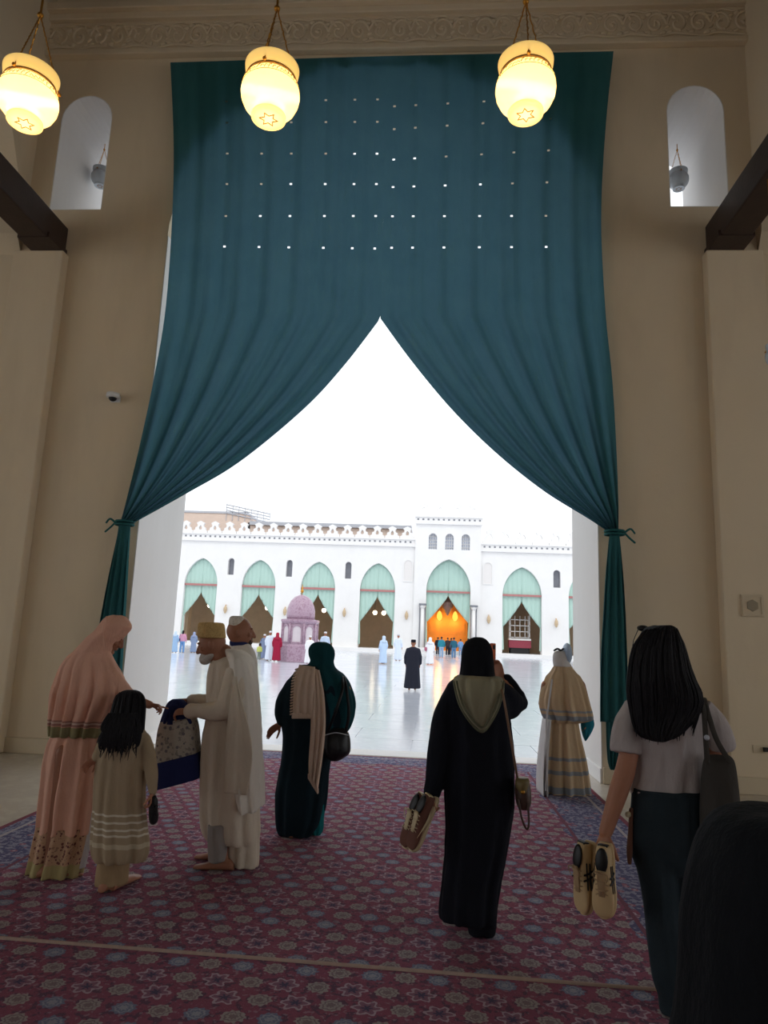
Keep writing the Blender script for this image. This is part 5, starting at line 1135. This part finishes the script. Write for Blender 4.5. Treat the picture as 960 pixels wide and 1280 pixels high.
# ================================================================== people out in the courtyard
def far_person(px, ytop, yfeet, label, top, bottom=None, head='hair', hcol=None, wide=1.0, F=(0, 1, 0), bag=None, skin='skin'):
    p = Person(px, yfeet, label, 'people out in the courtyard', Y=(None if fl(px, yfeet)[1] < 81.9 else 82.0-1.1*(int(px*2) % 2))); X, Y = p.x, p.Y; H = float(at(px, ytop, Y)[2]); F = nrm(F); R = np.cross(F, (0, 0, 1)); c = np.array([X, Y, 0.0]); U = np.array([0, 0, 1.0]); q = H/1.7
    L = lambda r, f, u: c+q*(R*r+F*f)+U*u*q
    g = G(); add_head(g, L(0, .02, 1.585), F, U, .23*q); g.tube([L(0, 0, 1.5), L(0, 0, 1.4), L(0, 0, 1.2), L(0, 0, .95), L(0, 0, .82)], [.05*q, .12*q, .13*q, .14*q, .1*q], 12)
    for s in (-1, 1):
        g.tube([L(s*.09, 0, .88), L(s*.1, .03*s, .48), L(s*.1, .06*s, .08)], [.085*q, .058*q, .038*q], 10); add_foot(g, L(s*.1, .06*s-.05, 0), F, q)
        g.tube([L(s*.19, 0, 1.36), L(s*.25, -.02, 1.1), L(s*.24, .08, .86)], [.05*q, .04*q, .027*q], 10); add_hand(g, L(s*.24, .08, .86), -U+F*.2, -R*s, s, k=q)
    g.build('body', M[skin], p.root, remesh=.014, iters=1, dec=.4)
    tm = cloth('cloth_'+str(len(bpy.data.materials)), top, var=.08, bump=.3)
    def ring(u, hw, dp, am=0, n=36): return [L(hw*wide*math.cos(2*PI*j/n)*(1+am*math.sin(7*2*PI*j/n)), dp*wide*math.sin(2*PI*j/n)*(1+am*2*math.sin(7*2*PI*j/n)), u) for j in range(n)]
    g = G()
    if bottom is None:
        g.loft([ring(1.47, .07, .07), ring(1.43, .15, .1), ring(1.37, .22, .13), ring(1.15, .215, .15, .01), ring(.9, .21, .16, .02), ring(.5, .235, .18, .04), ring(.1, .265, .21, .05), ring(.07, .25, .2, .05)])
    else:
        g.loft([ring(1.47, .07, .07), ring(1.43, .15, .1), ring(1.37, .21, .13), ring(1.15, .19, .14), ring(.92, .185, .15), ring(.86, .18, .14)])
    for s in (-1, 1): g.tube([L(s*.18, 0, 1.36), L(s*.25, -.02, 1.12), L(s*.245, .06, .92)], [.075*q, .07*q, .065*q], 10)
    g.build('robe' if bottom is None else 'shirt', tm, p.root, remesh=.022, iters=2)
    if bottom is not None:
        g = G(); g.loft([ring(.95, .17, .13), ring(.85, .185, .14), ring(.76, .18, .13)])
        for s in (-1, 1): g.tube([L(s*.09, 0, .82), L(s*.1, .03*s, .48), L(s*.1, .06*s, .07)], [.1*q, .08*q, .075*q], 12)
        g.build('trousers', cloth('cloth_'+str(len(bpy.data.materials)), bottom, var=.1, bump=.3), p.root, remesh=.02, iters=2)
    hm = cloth('cloth_'+str(len(bpy.data.materials)), hcol, var=.08) if hcol else M['hair']
    g = G()
    if head == 'hijab': g.loft([[L(x*math.cos(2*PI*j/24), y*math.sin(2*PI*j/24)-.012+o, u) for j in range(24)] for u, x, y, o in ((1.72, .03, .03, 0), (1.7, .08, .09, 0), (1.63, .1, .115, -.01), (1.55, .1, .11, -.015), (1.48, .11, .1, -.01), (1.4, .17, .13, 0), (1.28, .19, .15, 0))]); g.build('hijab', hm, p.root, smooth=True)
    elif head == 'cap': g.loft([[L(x*math.cos(2*PI*j/24), x*1.15*math.sin(2*PI*j/24), u) for j in range(24)] for u, x in ((1.62, .085), (1.69, .085), (1.715, .075), (1.72, .03))]); g.build('cap', hm, p.root, smooth=True)
    else: g.ell(L(0, -.02, 1.63), R*.087*q, F*.098*q, U*.085*q, 16, 10); (g.ell(L(0, -.06, 1.5), R*.09*q, F*.05*q, U*.14*q, 14, 8) if head == 'long' else None); g.build('hair', hm, p.root, smooth=True)
    if bag:
        g = G().ell(L(-.27, -.05, .98), R*.1*q, F*.06*q, U*.14*q, 14, 10); b = g.build('bag', plain('bag_'+str(len(bpy.data.materials)), bag, .6), p.root, smooth=True)
        G().tube([L(-.27, -.05, 1.1), L(-.2, -.1, 1.42)], .012, 6).build('strap', b.data.materials[0], b)
PB_, WHT, PBW = rgb(150, 180, 214), rgb(232, 232, 236), rgb(196, 214, 236)
far_person(515, 800, 863, 'man in black robe and cap walking across the wet looking marble', rgb(40, 42, 54), head='cap', hcol=rgb(30, 30, 38), wide=1.08)
far_person(217.5, 789, 816, 'person in pale blue robe closest to the left jamb', PB_, head='hijab', hcol=PBW)
far_person(227, 788, 816, 'long dark haired person in pink top and blue skirt', rgb(206, 150, 176), rgb(110, 150, 200), head='long', bag=rgb(60, 70, 110))
far_person(241, 790, 816, 'person in grey blue patterned robe and hijab', rgb(130, 146, 176), head='hijab', hcol=rgb(150, 160, 190))
far_person(336, 789, 826, 'man in white robe and white cap beside the red robed woman', rgb(216, 224, 238), head='cap', hcol=WHT)
far_person(345, 791, 827, 'woman in crimson robe and hijab beside the domed fountain', rgb(150, 34, 62), head='hijab', hcol=rgb(160, 44, 66))
far_person(329, 793, 824, 'person in grey robe next to the white robed man', rgb(120, 132, 160), head='cap', hcol=WHT, bag=rgb(40, 40, 48))
far_person(323.5, 805, 825, 'small child in yellow green beside the grey robe', rgb(190, 196, 110), rgb(120, 130, 120))
far_person(386, 795, 830, 'man in white robe and cap right of the fountain', WHT, head='cap', hcol=WHT, wide=1.15)
far_person(393, 794, 826, 'woman in plum hijab behind the white robed man', rgb(190, 178, 190), head='hijab', hcol=rgb(140, 80, 100))
far_person(405, 790, 826, 'man in pale blue robe above the dark teal hijab', PBW, head='cap', hcol=WHT)
far_person(478.5, 795, 830, 'woman in pale blue robe and hijab left of the gate', rgb(186, 208, 236), head='hijab', hcol=PBW, F=(-.5, .8, 0))
far_person(497, 793, 826, 'man in white robe striding left of the gate', rgb(214, 224, 240), head='cap', hcol=rgb(200, 200, 206), F=(.3, .9, 0))
far_person(537, 797, 831, 'woman in white robe with rose shoulder bag', WHT, head='hijab', hcol=WHT, bag=rgb(170, 96, 120))
far_person(551.5, 796, 822, 'man in teal shirt and pale jeans before the golden door', rgb(50, 130, 150), rgb(150, 176, 206))
far_person(567, 797, 823, 'man in dark teal jacket and blue jeans facing the gate', rgb(46, 96, 116), rgb(90, 124, 160), bag=rgb(50, 60, 80))
far_person(574, 799, 818.5, 'person in light blue shirt under the right gate curtain', rgb(120, 160, 206), rgb(130, 160, 196))
for i, (x, lab, cc) in enumerate(((545, 'person in black standing at the left gate leaf', rgb(34, 34, 40)), (557.5, 'person in charcoal coat between the teal shirted men', rgb(58, 50, 52)), (562, 'person in dark brown robe before the golden door', rgb(70, 46, 40)), (583.5, 'person in brown jacket at the right edge of the gate', rgb(96, 72, 76)))):
    far_person(x, 796.5+.5*i, 817.5+i*.15, lab, cc, rgb(40, 40, 48))
